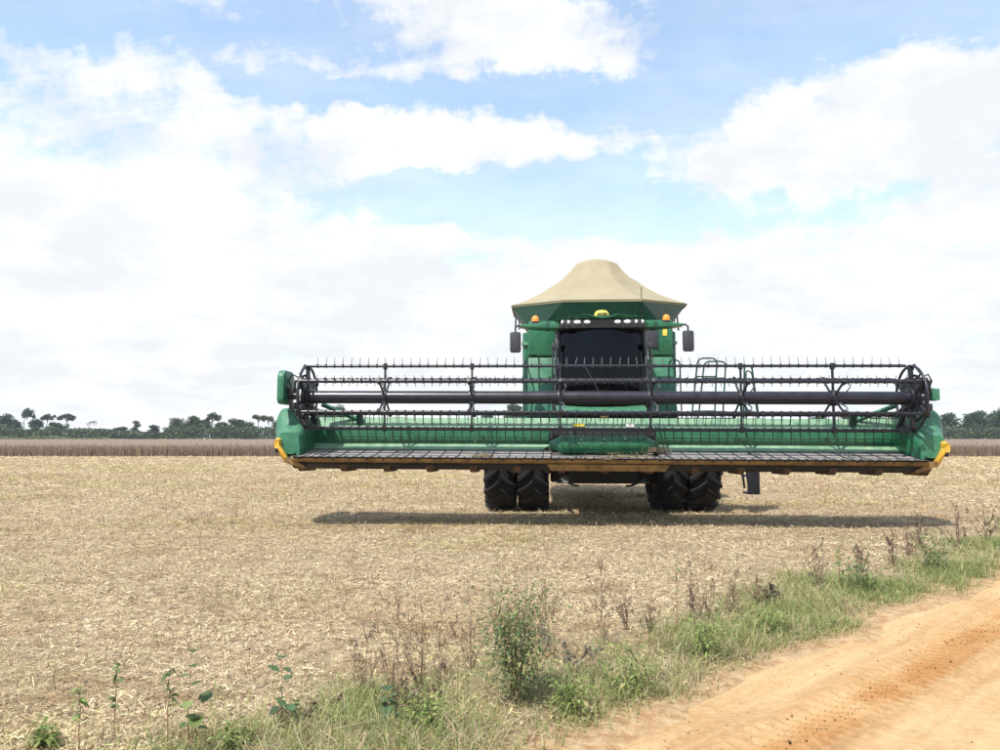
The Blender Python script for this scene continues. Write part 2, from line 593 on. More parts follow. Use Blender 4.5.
def road_z(u, s):
    wob = edge_wobble(u)
    x, y = from_us(u, s)
    h = .012 + .02 * np.cos(np.clip((s + 3.1) / 3.1, -1, 1) * math.pi / 2)
    h = h + (fbm(x * 1.1, y * 1.1, 4, 31) - .5) * .05 + (fbm(x * 9, y * 9, 3, 41) - .5) * .012
    h = h + (vnoise(u * .8, s * 9, 11) - .5) * .016                      # drag lines along the road
    lines = np.zeros_like(u)
    for c0, w, dep, lug in ((-.66, .17, .045, 1), (-2.55, .2, .03, 1), (-.18, .14, .012, 0), (-1.35, .2, .012, 0)):
        d = (s - c0 - .10 * (fbm(u * .35, u * 0 + c0, 2, 17) - .5) * 2) / w
        prof = np.exp(-d ** 4)
        berm = np.exp(-((np.abs(d) - 1.35) / .33) ** 2) * (.35 + fbm(x * 14, y * 14, 2, 77))
        h = h - dep * prof * (.55 + .9 * fbm(u * .9, u * 0 + c0, 2, 3)) + dep * .5 * berm
        if lug:
            fade = np.clip(1.25 - np.abs(fbm(u * .7, s * .4 + c0, 2, 29) - .42) * 3.2, 0, 1)
            side = .25 * np.tanh(d * 7)
            ph = (u + np.sqrt(d * d + .02) * w * .55) / .10 + side
            h = h + (fbm(x * 26, y * 26, 2, 51) - .5) * .018 * prof + .042 * prof * fade * np.sin(ph * 2 * math.pi)
            lines = np.maximum(lines, np.clip((prof * prof * .85 + berm * .5), 0, 1) * (.35 + .65 * fade) * np.clip(fbm(x * 3, y * 3, 3, 90) * 2.4 - .35, 0, 1))
    e = np.clip((wob + .28 - s) / .45, 0, 1) * np.clip((s + ROAD_W + .1) / .3, 0, 1)
    return h * e - .012 - (1 - e) * .05, lines


Zr, loose = road_z(U, S)
Xr, Yr = from_us(U, S)
me = grid_mesh('dirt_road', Xr, Yr, Zr)
a = me.attributes.new('loose', 'FLOAT', 'POINT'); a.data.foreach_set('value', loose.astype(np.float32).ravel())
tag(link('dirt_road', me, M['road']), 'orange dirt road with tyre tracks', None, None, 'structure')

# clods on the road
n = 3500
u = rng.uniform(-1.5, 12, n); s = rng.choice([-.66, -.60, -.50, -.50, -.75, -.2, -2.3], n) + rng.normal(0, .06, n)
s = np.where(rng.random(n) < .2, rng.uniform(-3.2, .1, n), s)
zz, _ = road_z(u, s); x, y = from_us(u, s)
sz = rng.gamma(1.3, .0014, n) + .001
cube = np.array([[-1, -1, -.6], [1, -1, -.6], [1, 1, -.6], [-1, 1, -.6], [-.6, -.7, .7], [.7, -.6, .6], [.6, .7, .8], [-.7, .6, .5]])
cq = np.array([[0, 3, 2, 1], [4, 5, 6, 7], [0, 1, 5, 4], [1, 2, 6, 5], [2, 3, 7, 6], [3, 0, 4, 7]])
jit = cube[None] * (1 + rng.uniform(-.35, .35, (n, 8, 3))) * sz[:, None, None]
an = rng.uniform(0, 6.28, n); ca, sa = np.cos(an)[:, None], np.sin(an)[:, None]
vx = jit[..., 0] * ca - jit[..., 1] * sa + x[:, None]; vy = jit[..., 0] * sa + jit[..., 1] * ca + y[:, None]
v = np.stack([vx, vy, jit[..., 2] + (zz + sz * .3)[:, None]], -1).reshape(-1, 3)
q = (cq[None] + (np.arange(n) * 8)[:, None, None]).reshape(-1, 4)
t = np.repeat(palette([(.30, .16, .07), (.22, .11, .05), (.42, .28, .15)], [3, 2, 2], n), 8, 0)
tag(link('dirt_clods', np_mesh('dirt_clods', v, q, t), attr_mat('clod', .95)), 'small clods of orange dirt on the road', None, None, 'stuff')

# ---------------- loose straw on the stubble field
parts = []
n = 500000
d = 3.0 + 59 * rng.random(n) ** 2.1
x = rng.uniform(-1, 1, n) * (.80 * d + 1.2); y = d
u, s = to_us(x, y)
keep = (s > .2 + 1.1 * rng.random(n)) & (fbm(x * 1.7, y * 1.7, 3, 61) + rng.normal(0, .10, n) > .34)
x, y, d = x[keep], y[keep], d[keep]; n = len(x)
L = np.minimum(rng.gamma(2.4, .019, n) + .015, .13); L *= .75 + d * .022
W = np.maximum(rng.uniform(.0016, .0045, n), d * .00050)
hd = rng.uniform(0, 2 * math.pi, n); tilt = np.abs(rng.normal(0, .22, n)) * np.where(rng.random(n) < .12, 3, 1)
dirv = np.stack([np.cos(hd) * np.cos(tilt), np.sin(hd) * np.cos(tilt), np.sin(tilt)], -1)
b0 = np.stack([x, y, field_z(x, y) + rng.uniform(.0, .035, n)], -1)
bend = rng.normal(0, .16, (n, 3)) * L[:, None]; bend[:, 2] = np.abs(bend[:, 2]) * .5
cen = np.stack([b0 - dirv * L[:, None] * .3, b0 + dirv * L[:, None] * .2 + bend, b0 + dirv * L[:, None] * .7], 1)
cen[:, :, 2] = np.maximum(cen[:, :, 2], (b0[:, 2] - .01)[:, None])
side = np.cross(dirv, rng.normal(0, .5, (n, 3)) + [0, 0, 1]); side /= np.linalg.norm(side, axis=1, keepdims=True) + 1e-6
STRAW = [(.70, .59, .40), (.60, .49, .32), (.50, .39, .25), (.34, .24, .15), (.17, .105, .065), (.52, .46, .26)]
def earthy(x, y, c):
    """patches of browner, damper litter and of paler straw"""
    k = np.clip((fbm(x * .22, y * .45, 4, 131) - .50) * 5, 0, 1)[:, None] * .55
    c = c * (1 - k) + c * np.array([.80, .68, .60]) * k
    k2 = np.clip((fbm(x * 2.6, y * 3.4, 3, 141) - .585) * 9, 0, 1)[:, None] * .75
    c = c * (1 - k2) + c * np.array([.50, .37, .29]) * k2
    k3 = np.clip((fbm(x * .33, y * .5, 3, 83) - .53) * 7, 0, 1)[:, None] * .42
    c = c * (1 - k3) + c * np.array([.84, .92, .55]) * k3
    return np.clip(c, 0, .8) * (.96 + .32 * fbm(x * .9, y * 1.4, 3, 133))[:, None]


scol = earthy(x, y, palette(STRAW, [2.6, 4.2, 3.4, 1.7, 1.0, 1.3], n))
nr = d < 9
parts.append(ribbons(cen[nr], side[nr], np.stack([W, W, W * .7], 1)[nr], scol[nr]))
parts.append(ribbons(cen[~nr][:, [0, 2]], side[~nr], np.stack([W, W * .8], 1)[~nr], scol[~nr]))
# chaff: crumpled leaf bits and pods
n3 = 110000
d = 3.0 + 30 * rng.random(n3) ** 1.8
x = rng.uniform(-1, 1, n3) * (.80 * d + 1.2); y = d
u, s = to_us(x, y)
k = (s > .2 + .9 * rng.random(n3))
x, y, d = x[k], y[k], d[k]; n3 = len(x)
L = rng.uniform(.012, .045, n3) * (.8 + d * .03); W = L * rng.uniform(.15, .42, n3)
dirv = rng.normal(0, 1, (n3, 3)) * [1, 1, .45]; dirv /= np.linalg.norm(dirv, axis=1, keepdims=True)
b0 = np.stack([x, y, field_z(x, y) + rng.uniform(.002, .035, n3)], -1)
cen = np.stack([b0, b0 + dirv * L[:, None] * .5 + np.stack([0 * L, 0 * L, L * .25], -1), b0 + dirv * L[:, None]], 1)
side = np.cross(dirv, rng.normal(0, .6, (n3, 3)) + [0, 0, 1]); side /= np.linalg.norm(side, axis=1, keepdims=True) + 1e-6
parts.append(ribbons(cen, side, np.stack([W * .3, W, W * .2], 1), earthy(x, y, palette(STRAW, [1.0, 2.2, 3, 2.6, 2.4, 1], n3))))
# short cut stalks still standing
n2 = 6000
d = 3.2 + 26 * rng.random(n2); x = rng.uniform(-1, 1, n2) * (.8 * d + 1); row = np.round(d / .45) * .45
y = row + rng.normal(0, .05, n2)
u, s = to_us(x, y); k = s > .8; x, y, d = x[k], y[k], d[k]; n2 = len(x)
hgt = rng.uniform(.04, .13, n2)
b0 = np.stack([x, y, field_z(x, y) - .005], -1)
lean = np.concatenate([rng.normal(0, .35, (n2, 2)), np.ones((n2, 1))], 1)
cen = np.stack([b0, b0 + lean * hgt[:, None]], 1)
side = np.stack([np.cos(a_ := rng.uniform(-.6, .6, n2)), np.sin(a_), a_ * 0], -1)
W = np.maximum(.005, d * .0006)
parts.append(ribbons(cen, side, np.stack([W, W * .8], 1), palette([(.40, .32, .21), (.25, .18, .12), (.16, .11, .08)], [2, 2, 1.4], n2)))
v, q, t = join_np(parts)
tag(link('loose_straw', np_mesh('loose_straw', v, q, t), M['straw']), 'loose dry straw and chopped stalks covering the field', None, None, 'stuff')


# ---------------- grass of the verge and green regrowth in the field
def blades(x, y, length, width, colour, spread=.5, k=3):
    n = len(x)
    b0 = np.stack([x, y, field_z(x, y) - .01], -1)
    hd = rng.uniform(0, 2 * math.pi, n)
    ln = np.abs(rng.normal(spread, spread * .5, n))
    out = np.stack([np.cos(hd), np.sin(hd), np.zeros(n)], -1)
    cs = []
    for j in range(k):
        f = j / (k - 1)
        cs.append(b0 + out * (length * ln * f ** 1.8)[:, None] + np.array([0, 0, 1]) * (length * (f - .32 * ln * f * f))[:, None])
    cen = np.stack(cs, 1)
    side = np.stack([-np.sin(hd + rng.normal(0, .5, n)), np.cos(hd), np.zeros(n)], -1)
    taper = np.array([1, .85, .15]) if k == 3 else np.linspace(1, .15, k)
    return ribbons(cen, side, width[:, None] * taper[None], colour)


GRASS = [(.26, .31, .10), (.20, .26, .08), (.33, .335, .14), (.43, .385, .21), (.50, .42, .265), (.145, .20, .065)]
parts = []
n = 420000
u = -6 + 36 * rng.random(n) ** 1.5; s = rng.uniform(-.35, 2.5, n)
x, y = from_us(u, s)
# thick and green next to the road, thinning out into the straw; broken edge on the road side
top = 1.35 + .75 * (fbm(u * .8, u * 0, 3, 71) - .5) * 2
top = np.where(u < 1.5, top + .45, top)
dn = np.clip((s - edge_wobble(u) - .02) / .25, 0, 1) * np.clip((top - s) / .7, .0, 1)
dn *= np.clip(fbm(x * 2.2, y * 2.2, 3, 73) * 2.6 - .50, .16, 1)
k = (rng.random(n) < dn) & (y > 2.5)
x, y, u, s = x[k], y[k], u[k], s[k]; n = len(x)
dist = np.hypot(x, y)
gn = fbm(x * 1.3, y * 1.3, 3, 79) + rng.normal(0, .13, n)
c1 = palette(GRASS, [4, 4, 3, 1.2, .6, 2], n); c2 = palette(GRASS, [1.5, 1, 2, 4, 4, .5], n)
cc = np.where((gn > np.where(u < 1.6, .56, .48))[:, None], c1, c2)
Lg = rng.gamma(4, .019, n) + .025
Lg *= np.clip((s - edge_wobble(u)) * 1.6 + .55, .5, 1.1)
parts.append(blades(x, y, Lg, np.maximum(rng.uniform(.003, .007, n), dist * .0006), cc, .95))
# sparse regrowth in patches of the field
n = 70000
d = 3.3 + 40 * rng.random(n) ** 1.25; x = rng.uniform(-1, 1, n) * (.8 * d + 1); y = d
u, s = to_us(x, y)
pt = fbm(x * .33, y * .5, 3, 83)
k = (s > 1) & (pt + rng.normal(0, .045, n) > .53)
x, y, d = x[k], y[k], d[k]; n = len(x)
parts.append(blades(x, y, rng.gamma(4, .012, n) + .02, np.maximum(.004, d * .0007), palette([(.24, .28, .08), (.30, .31, .12), (.38, .35, .18)], [3, 3, 2], n), .9))
v, q, t = join_np(parts)
tag(link('verge_grass', np_mesh('verge_grass', v, q, t), M['leaf']), 'short green and dry grass along the road verge', None, None, 'stuff')

# ---------------- the standing crop beyond the cut field
CROP_Y = 62.0


def crop_mat():
    m, t, b, q = new_mat('ripe_crop')
    p = t.nodes.new('ShaderNodeNewGeometry').outputs['Position']
    n1 = q.noise(q.v('MULTIPLY', p, (1, 1, .35)), 3.0, 6, .7)
    n2 = q.noise(p, .05, 4, .6)
    c0 = q.mix(q.ramp(n1, .3, .7), (.135, .098, .076), (.27, .205, .155))
    c0 = q.mix(q.ramp(n2, .4, .7, 0, .4), c0, (.22, .185, .12))
    t.links.new(c0, b.inputs['Base Color']); b.inputs['Roughness'].default_value = .95
    b.inputs['Specular IOR Level'].default_value = .1
    return m


cx = np.linspace(-330, 330, 900)
cy = CROP_Y + .5 + np.concatenate([[0, .01], np.linspace(.4, 6, 14), np.geomspace(7, 250, 60)])
X, Y = np.meshgrid(cx, cy)
Z = .56 + .22 * fbm(X * 1.3, Y * 1.3, 3, 101) + rng.normal(0, .05, X.shape)
Z[0] = -.02
Y[:2] += .5 * fbm(X[:2] * .7, X[:2] * 0, 3, 103)
tag(link('standing_crop', grid_mesh('standing_crop', X, Y, Z), crop_mat()), 'ripe brown crop standing uncut beyond the stubble', None, None, 'stuff')
n = 60000
x = rng.uniform(-75, 75, n); y = CROP_Y + np.abs(rng.normal(0, 1.0, n)) + .25 * rng.random(n)
h = rng.gamma(30, .0245, n)
b0 = np.stack([x, y, np.full(n, -.02)], -1)
cen = np.stack([b0, b0 + np.stack([rng.normal(0, .10, n), rng.normal(0, .08, n), h], -1)], 1)
v, q, t = ribbons(cen, np.tile([1., 0, 0], (n, 1)), np.stack([np.full(n, .035), np.full(n, .02)], 1),
                  palette([(.20, .145, .11), (.255, .19, .14), (.15, .105, .08), (.29, .23, .16)], [3, 3, 2, 1], n))
tag(link('crop_edge_stalks', np_mesh('crop_edge_stalks', v, q, t), M['straw']), 'dry stalks along the cut edge of the standing crop', None, None, 'stuff')


# ---------------- trees
def leaf_quads(cen, size, colour):
    """little randomly turned leaf clusters"""
    n = len(cen)
    a_ = rng.normal(0, 1, (n, 3)); a_ /= np.linalg.norm(a_, axis=1, keepdims=True)
    b_ = np.cross(a_, rng.normal(0, 1, (n, 3))); b_ /= np.linalg.norm(b_, axis=1, keepdims=True) + 1e-6
    a_ = a_ * size[:, None]; b_ = b_ * size[:, None] * .7
    v = np.stack([cen - a_ * .5, cen + b_ * .5, cen + a_ * .5, cen - b_ * .5], 1).reshape(-1, 3)
    q = np.arange(n * 4).reshape(-1, 4)
    return v, q, np.repeat(colour, 4, 0)


TREE_C = {'dark': [(.030, .062, .030), (.045, .085, .036), (.062, .105, .042)], 'mid': [(.055, .10, .042), (.085, .135, .052), (.115, .16, .065)],
          'blue': [(.030, .058, .040), (.045, .075, .048), (.06, .095, .055)]}


def tree_mesh(kind, hue):
    """unit tree, 1 m high: trunk with limbs, crown of leaf clumps"""
    tr = MB()
    if kind == 'dome': cz0, nb, rw, flat = .12, 40, .38, .9
    elif kind == 'umbrella': cz0, nb, rw, flat = .70, 11, .30, .40
    elif kind == 'tall': cz0, nb, rw, flat = .42, 15, .20, .9
    elif kind == 'palm': cz0, nb, rw, flat = .8, 0, .2, .5
    bend = [(random.uniform(-.02, .02) * i, random.uniform(-.02, .02) * i) for i in range(5)]
    tr.tube([(bend[i][0], bend[i][1], i / 4 * (cz0 + .12)) for i in range(5)], [.022, .017, .015, .013, .010], 6)
    cs, ls = [], []
    tip = Vector((bend[4][0], bend[4][1], cz0 + .1))
    if kind == 'palm':
        for k in range(13):
            a_ = random.uniform(0, 6.28); e_ = random.uniform(-.3, 1.0)
            for f in np.linspace(.1, 1, 16):
                p = tip + Vector((math.cos(a_) * f * .2, math.sin(a_) * f * .2, (e_ * f - 1.0 * f * f) * .16))
                cs.append(np.array(p) + rng.normal(0, .006, (5, 3)))
    for k in range(nb):
        a_ = random.uniform(0, 6.28); rr = rw * math.sqrt(random.random()) * .85
        zz_ = random.random()
        z_ = cz0 + (.93 - cz0) * zz_
        if kind == 'umbrella': z_ = .80 + .13 * random.random() - .25 * (rr / rw) ** 2 * .4
        rr *= (1 - .65 * max(0, zz_ - .45) / .55) if kind != 'umbrella' else 1
        c_ = np.array([math.cos(a_) * rr + tip.x, math.sin(a_) * rr + tip.y, z_])
        rad = random.uniform(.09, .15) * (1.2 if kind == 'dome' else .8)
        tr.tube([tip - Vector((0, 0, .1 + .1 * random.random())), (Vector(c_) + tip) / 2 + Vector((0, 0, .02)), Vector(c_)], [.008, .006, .003], 4)
        m_ = 110
        dv = rng.normal(0, 1, (m_, 3)); dv /= np.linalg.norm(dv, axis=1, keepdims=True)
        dv *= (rng.random((m_, 1)) ** .45) * rad; dv[:, 2] *= .75
        cs.append(c_ + dv)
    pts = np.concatenate(cs); n = len(pts)
    v, q, t = leaf_quads(pts, rng.uniform(.03, .065, n) * (.4 if kind == 'palm' else 1), palette(TREE_C[hue], [2, 2, 1.2], n, .25))
    return tr.mesh('trunk'), np_mesh('crown', v, q, t)


VAR = {}
for kd, hu, cnt in (('dome', 'dark', 3), ('dome', 'mid', 3), ('dome', 'blue', 2), ('umbrella', 'blue', 3), ('umbrella', 'mid', 2), ('tall', 'mid', 2), ('palm', 'mid', 2)):
    VAR[(kd, hu)] = [tree_mesh(kd, hu) for _ in range(cnt)]


def tree(px, top, w, kind, hue, label, dist=None, name=None):
    """px: centre column, top: row of the crown's top, w: crown width in pixels"""
    dist = dist or random.uniform(325, 350)
    h = CAM_H + (437 - top) * dist / FPX
    base_w = {'dome': .84, 'umbrella': .62, 'tall': .46, 'palm': .4}[kind]
    tm, cm = random.choice(VAR[(kind, hue)])
    r = empty(name or {'palm': 'palm_tree'}.get(kind, 'tree'), ((px - 500) / FPX * dist, dist, 0), random.uniform(0, 6.28))
    sxy = w * (1.3 if kind == 'dome' else 1.1) * dist / FPX / base_w
    r.scale = (sxy, sxy, h)
    link('trunk', tm, M['wood'], r); link('crown', cm, M['treeleaf'], r)
    tag(r, label, 'palm' if kind == 'palm' else 'tree', 'trees along the far edge of the crop')
    return r


for a_ in [
    (4, 413, 22, 'dome', 'blue', 'dark bluish tree cut by the left edge of the picture'),
    (16, 419, 18, 'dome', 'blue', 'low dark tree between the leftmost tree and a taller flat-topped tree'),
    (26, 408, 13, 'umbrella', 'blue', 'tallest flat-topped tree near the left edge of the picture'),
    (36, 418, 16, 'dome', 'blue', 'dark rounded tree just right of the tallest flat-topped tree at far left'),
    (46, 412, 13, 'umbrella', 'blue', 'second umbrella-shaped tree from the left, on a thin trunk'),
    (57, 421, 17, 'dome', 'blue', 'low rounded dark tree between two umbrella-shaped trees at far left'),
    (69, 412, 17, 'umbrella', 'blue', 'third umbrella-shaped tree from the left, with a lopsided crown'),
    (91, 420, 9, 'palm', 'mid', 'lone slim palm standing right of the umbrella-shaped trees'),
    (104, 428, 22, 'dome', 'blue', 'low far tree right of the lone slim palm'),
    (121, 426, 20, 'dome', 'blue', 'low broad tree in the dip of the far left tree line'),
    (137, 419, 10, 'tall', 'mid', 'narrow tall tree rising alone from the low far tree line'),
    (155, 424, 16, 'dome', 'blue', 'small rounded tree left of the dense green grove at left'),
    (174, 418, 22, 'dome', 'mid', 'leftmost leafy tree of the dense green grove at left'),
    (190, 416, 24, 'dome', 'mid', 'broad green tree in the left part of the dense grove'),
    (203, 419, 18, 'tall', 'mid', 'slender pale-trunked tree in the middle of the dense grove'),
    (213, 412.5, 17, 'umbrella', 'blue', 'dark flat-topped tree rising above the middle of the dense grove'),
    (222, 422, 20, 'dome', 'dark', 'dark low tree right below the flat-topped tree of the grove'),
    (236, 419, 24, 'dome', 'dark', 'round-headed dark green tree at the right of the dense grove'),
    (252, 422, 18, 'dome', 'mid', 'low green tree right of the round-headed tree of the grove'),
    (259, 413, 13, 'umbrella', 'mid', 'thin flat-topped tree left of the header end shield'),
    (269, 414, 11, 'umbrella', 'mid', 'thin flat-topped tree right beside the header end divider'),
    (284, 421, 22, 'dome', 'dark', 'dark tree partly behind the left end divider of the header'),
    (318, 409, 28, 'dome', 'dark', 'dark tree seen through the left end of the reel'),
    (335, 406, 30, 'dome', 'dark', 'dark dome-shaped tree seen under the reel tube near its left end'),
    (366, 417, 24, 'dome', 'mid', 'low tree seen through the second bay of the reel'),
    (396, 415, 18, 'tall', 'mid', 'narrow tree seen just right of the leftmost inner reel spider'),
    (490, 414, 20, 'dome', 'dark', 'dark tree behind the header, left of the combine body'),
    (512, 404, 26, 'dome', 'dark', 'tall dark tree beside the left flank of the combine body'),
    (816, 416, 22, 'dome', 'dark', 'dark tree seen through the second bay from the right end of the reel'),
    (850, 414, 24, 'dome', 'dark', 'dark tree seen just right of the rightmost inner reel spider'),
    (878, 416, 22, 'dome', 'mid', 'green tree behind the slanted green strut at the right'),
    (900, 411, 26, 'dome', 'dark', 'dark tree seen through the right end of the reel'),
    (930, 414, 26, 'dome', 'dark', 'dark tree behind the right end divider of the header'),
    (951, 413, 24, 'dome', 'dark', 'first dark tree right of the right end divider'),
    (966, 414, 26, 'dome', 'dark', 'second dark rounded tree right of the right end divider'),
    (981, 411, 26, 'dome', 'dark', 'third dark rounded tree right of the right end divider'),
    (997, 409, 28, 'dome', 'dark', 'tallest dark tree cut by the right edge of the picture'),
]:
    tree(*a_)
# low scrub that reads as one mass along the foot of the tree line
n = 60000
px = rng.uniform(-160, 1160, n); dist = rng.uniform(316, 332, n)
x = (px - 500) / FPX * dist
left = (px > 70) & (px < 165)
hmax = (2.2 + 6.5 * fbm(x * .07, x * 0, 4, 111)) * np.where(left, .72, 1.0)
zz = hmax * rng.random(n) ** .7
lf = leaf_quads(np.stack([x, dist, zz], -1), rng.uniform(.5, 1.3, n), palette([(.05, .085, .042), (.07, .11, .05), (.035, .06, .038), (.13, .15, .075)], [3, 3, 2, .8], n, .25))
tag(link('far_scrub', np_mesh('far_scrub', *lf), M['treeleaf']), 'low dark scrub along the foot of the far trees', None, None, 'stuff')
# pale grass strip in front of the far left trees
n = 9000
px = rng.uniform(-60, 125, n); x = (px - 500) / FPX * 312
lf = leaf_quads(np.stack([x, rng.uniform(309, 315, n), .1 + 2.3 * rng.random(n) * fbm(x * .12, x * 0, 3, 5)], -1), rng.uniform(.4, 1.0, n), palette([(.16, .21, .08), (.12, .17, .07), (.22, .23, .11)], [2, 2, 1], n))
tag(link('far_grass', np_mesh('far_grass', *lf), M['treeleaf']), 'pale green tall grass before the far left trees', None, None, 'stuff')

# ================================================================== THE COMBINE HARVESTER
# local frame: x to the picture's right, y away from the camera, z up; origin on the ground under the front axle
comb = empty('combine_harvester', (2.24, 16.75, 0), -R(3.4))
tag(comb, 'green combine harvester with wide raised draper header standing on the stubble', 'combine harvester')


def part(name, mb, mat, parent=comb, bevel=0.0, **k):
    return mb.build(name, M[mat] if isinstance(mat, str) else mat, parent, bevel, **k)


# ---------------- wheels
def tyre_mesh(rad, wid):
    prof = []
    for i in range(17):
        t_ = -1 + 2 * i / 16
        prof.append((t_ * wid / 2, rad - .035 - .13 * abs(t_) ** 5 - .03 * t_ * t_))
    prof = [(-wid * .36, rad * .60), (-wid * .46, rad * .68), (-wid * .5, rad * .80)] + prof + [(wid * .5, rad * .80), (wid * .46, rad * .68), (wid * .36, rad * .60)]
    m = MB()
    ns = 56
    m.loft([[(x_, r_ * math.cos(2 * math.pi * k / ns), r_ * math.sin(2 * math.pi * k / ns)) for x_, r_ in prof] for k in range(ns)] +
           [[(x_, r_, 0.0) for x_, r_ in prof]], False, False)
    m.f = [f for f in m.f]
    nl = 19                                             # chevron lugs on each half
    for k in range(nl * 2):
        sgn = 1 if k % 2 else -1
        a0 = 2 * math.pi * k / (nl * 2)
        secs = []
        for j in range(6):
            f_ = j / 5
            x_ = sgn * (.015 + f_ * (wid * .5 - .01))
            ac = a0 + f_ * .30
            rr = rad - .045 - .12 * (abs(x_) / (wid / 2)) ** 5
            tp = rad + .012 - .05 * f_ ** 4 - .03 * f_ * f_
            hw = .034 + .012 * f_
            da = hw / rad
            secs.append([(x_, rr * math.cos(ac - da * 1.3), rr * math.sin(ac - da * 1.3)), (x_, tp * math.cos(ac - da), tp * math.sin(ac - da)),
                         (x_, tp * math.cos(ac + da), tp * math.sin(ac + da)), (x_, rr * math.cos(ac + da * 1.3), rr * math.sin(ac + da * 1.3))])
        m.loft(secs)
    return m.mesh('tyre', ang=30)


def rim_mesh(rad, wid):
    m = MB()
    prof = [(-wid * .38, rad * .61), (-wid * .33, rad * .57), (-wid * .1, rad * .53), (-wid * .06, rad * .2), (wid * .06, rad * .2), (wid * .1, rad * .53), (wid * .33, rad * .57), (wid * .38, rad * .61)]
    ns = 40
    m.loft([[(x_, r_ * math.cos(2 * math.pi * k / ns), r_ * math.sin(2 * math.pi * k / ns)) for x_, r_ in prof] for k in range(ns + 1)], False, False)
    m.tube([(-wid * .12, 0, 0), (wid * .12, 0, 0)], rad * .22, 20)
    for k in range(10):
        a_ = 2 * math.pi * k / 10
        m.tube([(-wid * .15, rad * .16 * math.cos(a_), rad * .16 * math.sin(a_)), (wid * .15, rad * .16 * math.cos(a_), rad * .16 * math.sin(a_))], .018, 6)
    return m.mesh('rim')


TY, RM = tyre_mesh(.985, .66), rim_mesh(.985, .66)
TY2, RM2 = tyre_mesh(.70, .54), rim_mesh(.70, .54)
for x_, y_, ty, rm, rad in ((-2.21, 0, TY, RM, .985), (-1.49, 0, TY, RM, .985), (1.42, 0, TY, RM, .985), (2.12, 0, TY, RM, .985), (-1.80, 3.9, TY2, RM2, .70), (1.80, 3.9, TY2, RM2, .70)):
    w = MB().tube([(-.30, 0, 0), (.30, 0, 0)], .12, 16).build('wheel', M['under'], comb, loc=(x_, y_, rad - .012), rot=(random.uniform(0, 6), 0, 0))
    link('tyre', ty, M['rubber'], w); link('rim', rm, M['under'] if abs(x_) < 1.5 else M['yellow_worn'], w)

# ---------------- chassis and axle
ax = part('front_axle', MB().box(-1.95, 1.95, -.16, .16, .84, 1.10).box(-1.12, -.72, -.35, .35, .62, 1.25).box(.72, 1.12, -.35, .35, .62, 1.25), 'under', bevel=.03)
part('tie_rod', MB().tube([(-1.0, -.45, .62), (1.0, -.45, .62)], .022, 8).tube([(-.95, -.4, .70), (-.6, -.4, .55), (-.5, -.4, .55)], .03, 6).tube([(.95, -.4, .70), (.6, -.4, .55), (.5, -.4, .55)], .03, 6), 'steel', ax)
part('chassis', MB().box(-1.05, 1.05, .2, 5.2, .72, 1.5).box(-.75, .75, -.5, .3, .60, 1.15), 'under', bevel=.03)
part('rear_axle', MB().box(-1.7, 1.7, 3.78, 4.02, .6, .82), 'under', bevel=.03)

# ---------------- body, grain tank
body = part('body', MB().prism_x([(.12, 2.02), (4.6, 1.5), (6.6, 1.75), (6.9, 2.4), (6.5, 3.5), (4.0, 3.95), (.12, 3.95)][::-1], -1.62, 1.62), 'green', bevel=.05)
part('rear_hood', MB().prism_x([(4.2, 3.9), (4.3, 3.95), (6.3, 3.55), (6.3, 3.4)], -1.2, 1.2), 'green_dark', body, bevel=.02)
for sx in (-1, 1):
    # front wall beside the cab: upper panel, then a lower one that leans out
    p = part('tank_front_panel', MB().box(sx * .98, sx * 1.60, -.02, .16, 3.42, 4.22) if sx < 0 else MB().box(.90, 1.62, -.02, .16, 3.42, 4.22), 'green', bevel=.045)
    lo = [(sx * .92, -.32, 2.05), (sx * 1.66, -.32, 2.05), (sx * 1.66, .10, 2.05), (sx * .92, .10, 2.05)]
    hi = [(sx * .92, -.04, 3.38), (sx * 1.60, -.04, 3.38), (sx * 1.60, .10, 3.38), (sx * .92, .10, 3.38)]
    part('lower_front_panel', MB().hexa(lo, hi), 'green_side', bevel=.03)
    part('side_panel', MB().box(min(sx * 1.58, sx * 1.74), max(sx * 1.58, sx * 1.74), .25, 3.9, 2.0, 4.0), 'green', bevel=.05)
    part('panel_rib', MB().box(min(sx * 1.60, sx * 1.765), max(sx * 1.60, sx * 1.765), .20, .30, 3.70, 3.76), 'green_pale')
part('air_grille', MB().box(.98, 1.28, -.05, -.012, 3.58, 3.98), 'plastic', bevel=.02)
fr = part('warning_sticker', MB().box(1.40, 1.50, -.028, -.0215, 3.86, 4.02), 'sticker_y')
part('warning_sticker', MB().box(.905, .955, -.028, -.0215, 3.72, 3.92), 'sticker_y')
for x_ in (.955, 1.275):
    part('grille_frame', MB().box(x_, x_ + .03, -.06, -.015, 3.55, 4.01), 'green_dark', bevel=.006)

XC, YC = .06, 1.75


def octo(hx, yf, yb, cx_, z, zc):
    """eight-cornered ring; zc is the height at the outer corners"""
    cy_f, cy_b = yf + (YC - yf) * .62, yb - (yb - YC) * .62
    return [(XC - cx_, yf, z), (XC + cx_, yf, z), (XC + hx, cy_f, zc), (XC + hx, cy_b, zc), (XC + cx_, yb, z), (XC - cx_, yb, z), (XC - hx, cy_b, zc), (XC - hx, cy_f, zc)]


lip_lo = octo(1.64, .05, 3.5, 1.30, 4.16, 4.16)
lip_hi = octo(2.07, -.18, 3.7, .86, 4.64, 4.74)
tank = part('grain_tank', MB().loft([lip_lo, lip_hi], True, False), 'green_dark')
part('tank_rim', MB().tube(lip_hi + [lip_hi[0]], .028, 6), 'green_dark', tank)
part('tank_neck', MB().box(-1.58, 1.64, .07, 3.45, 3.9, 4.2), 'green', tank)
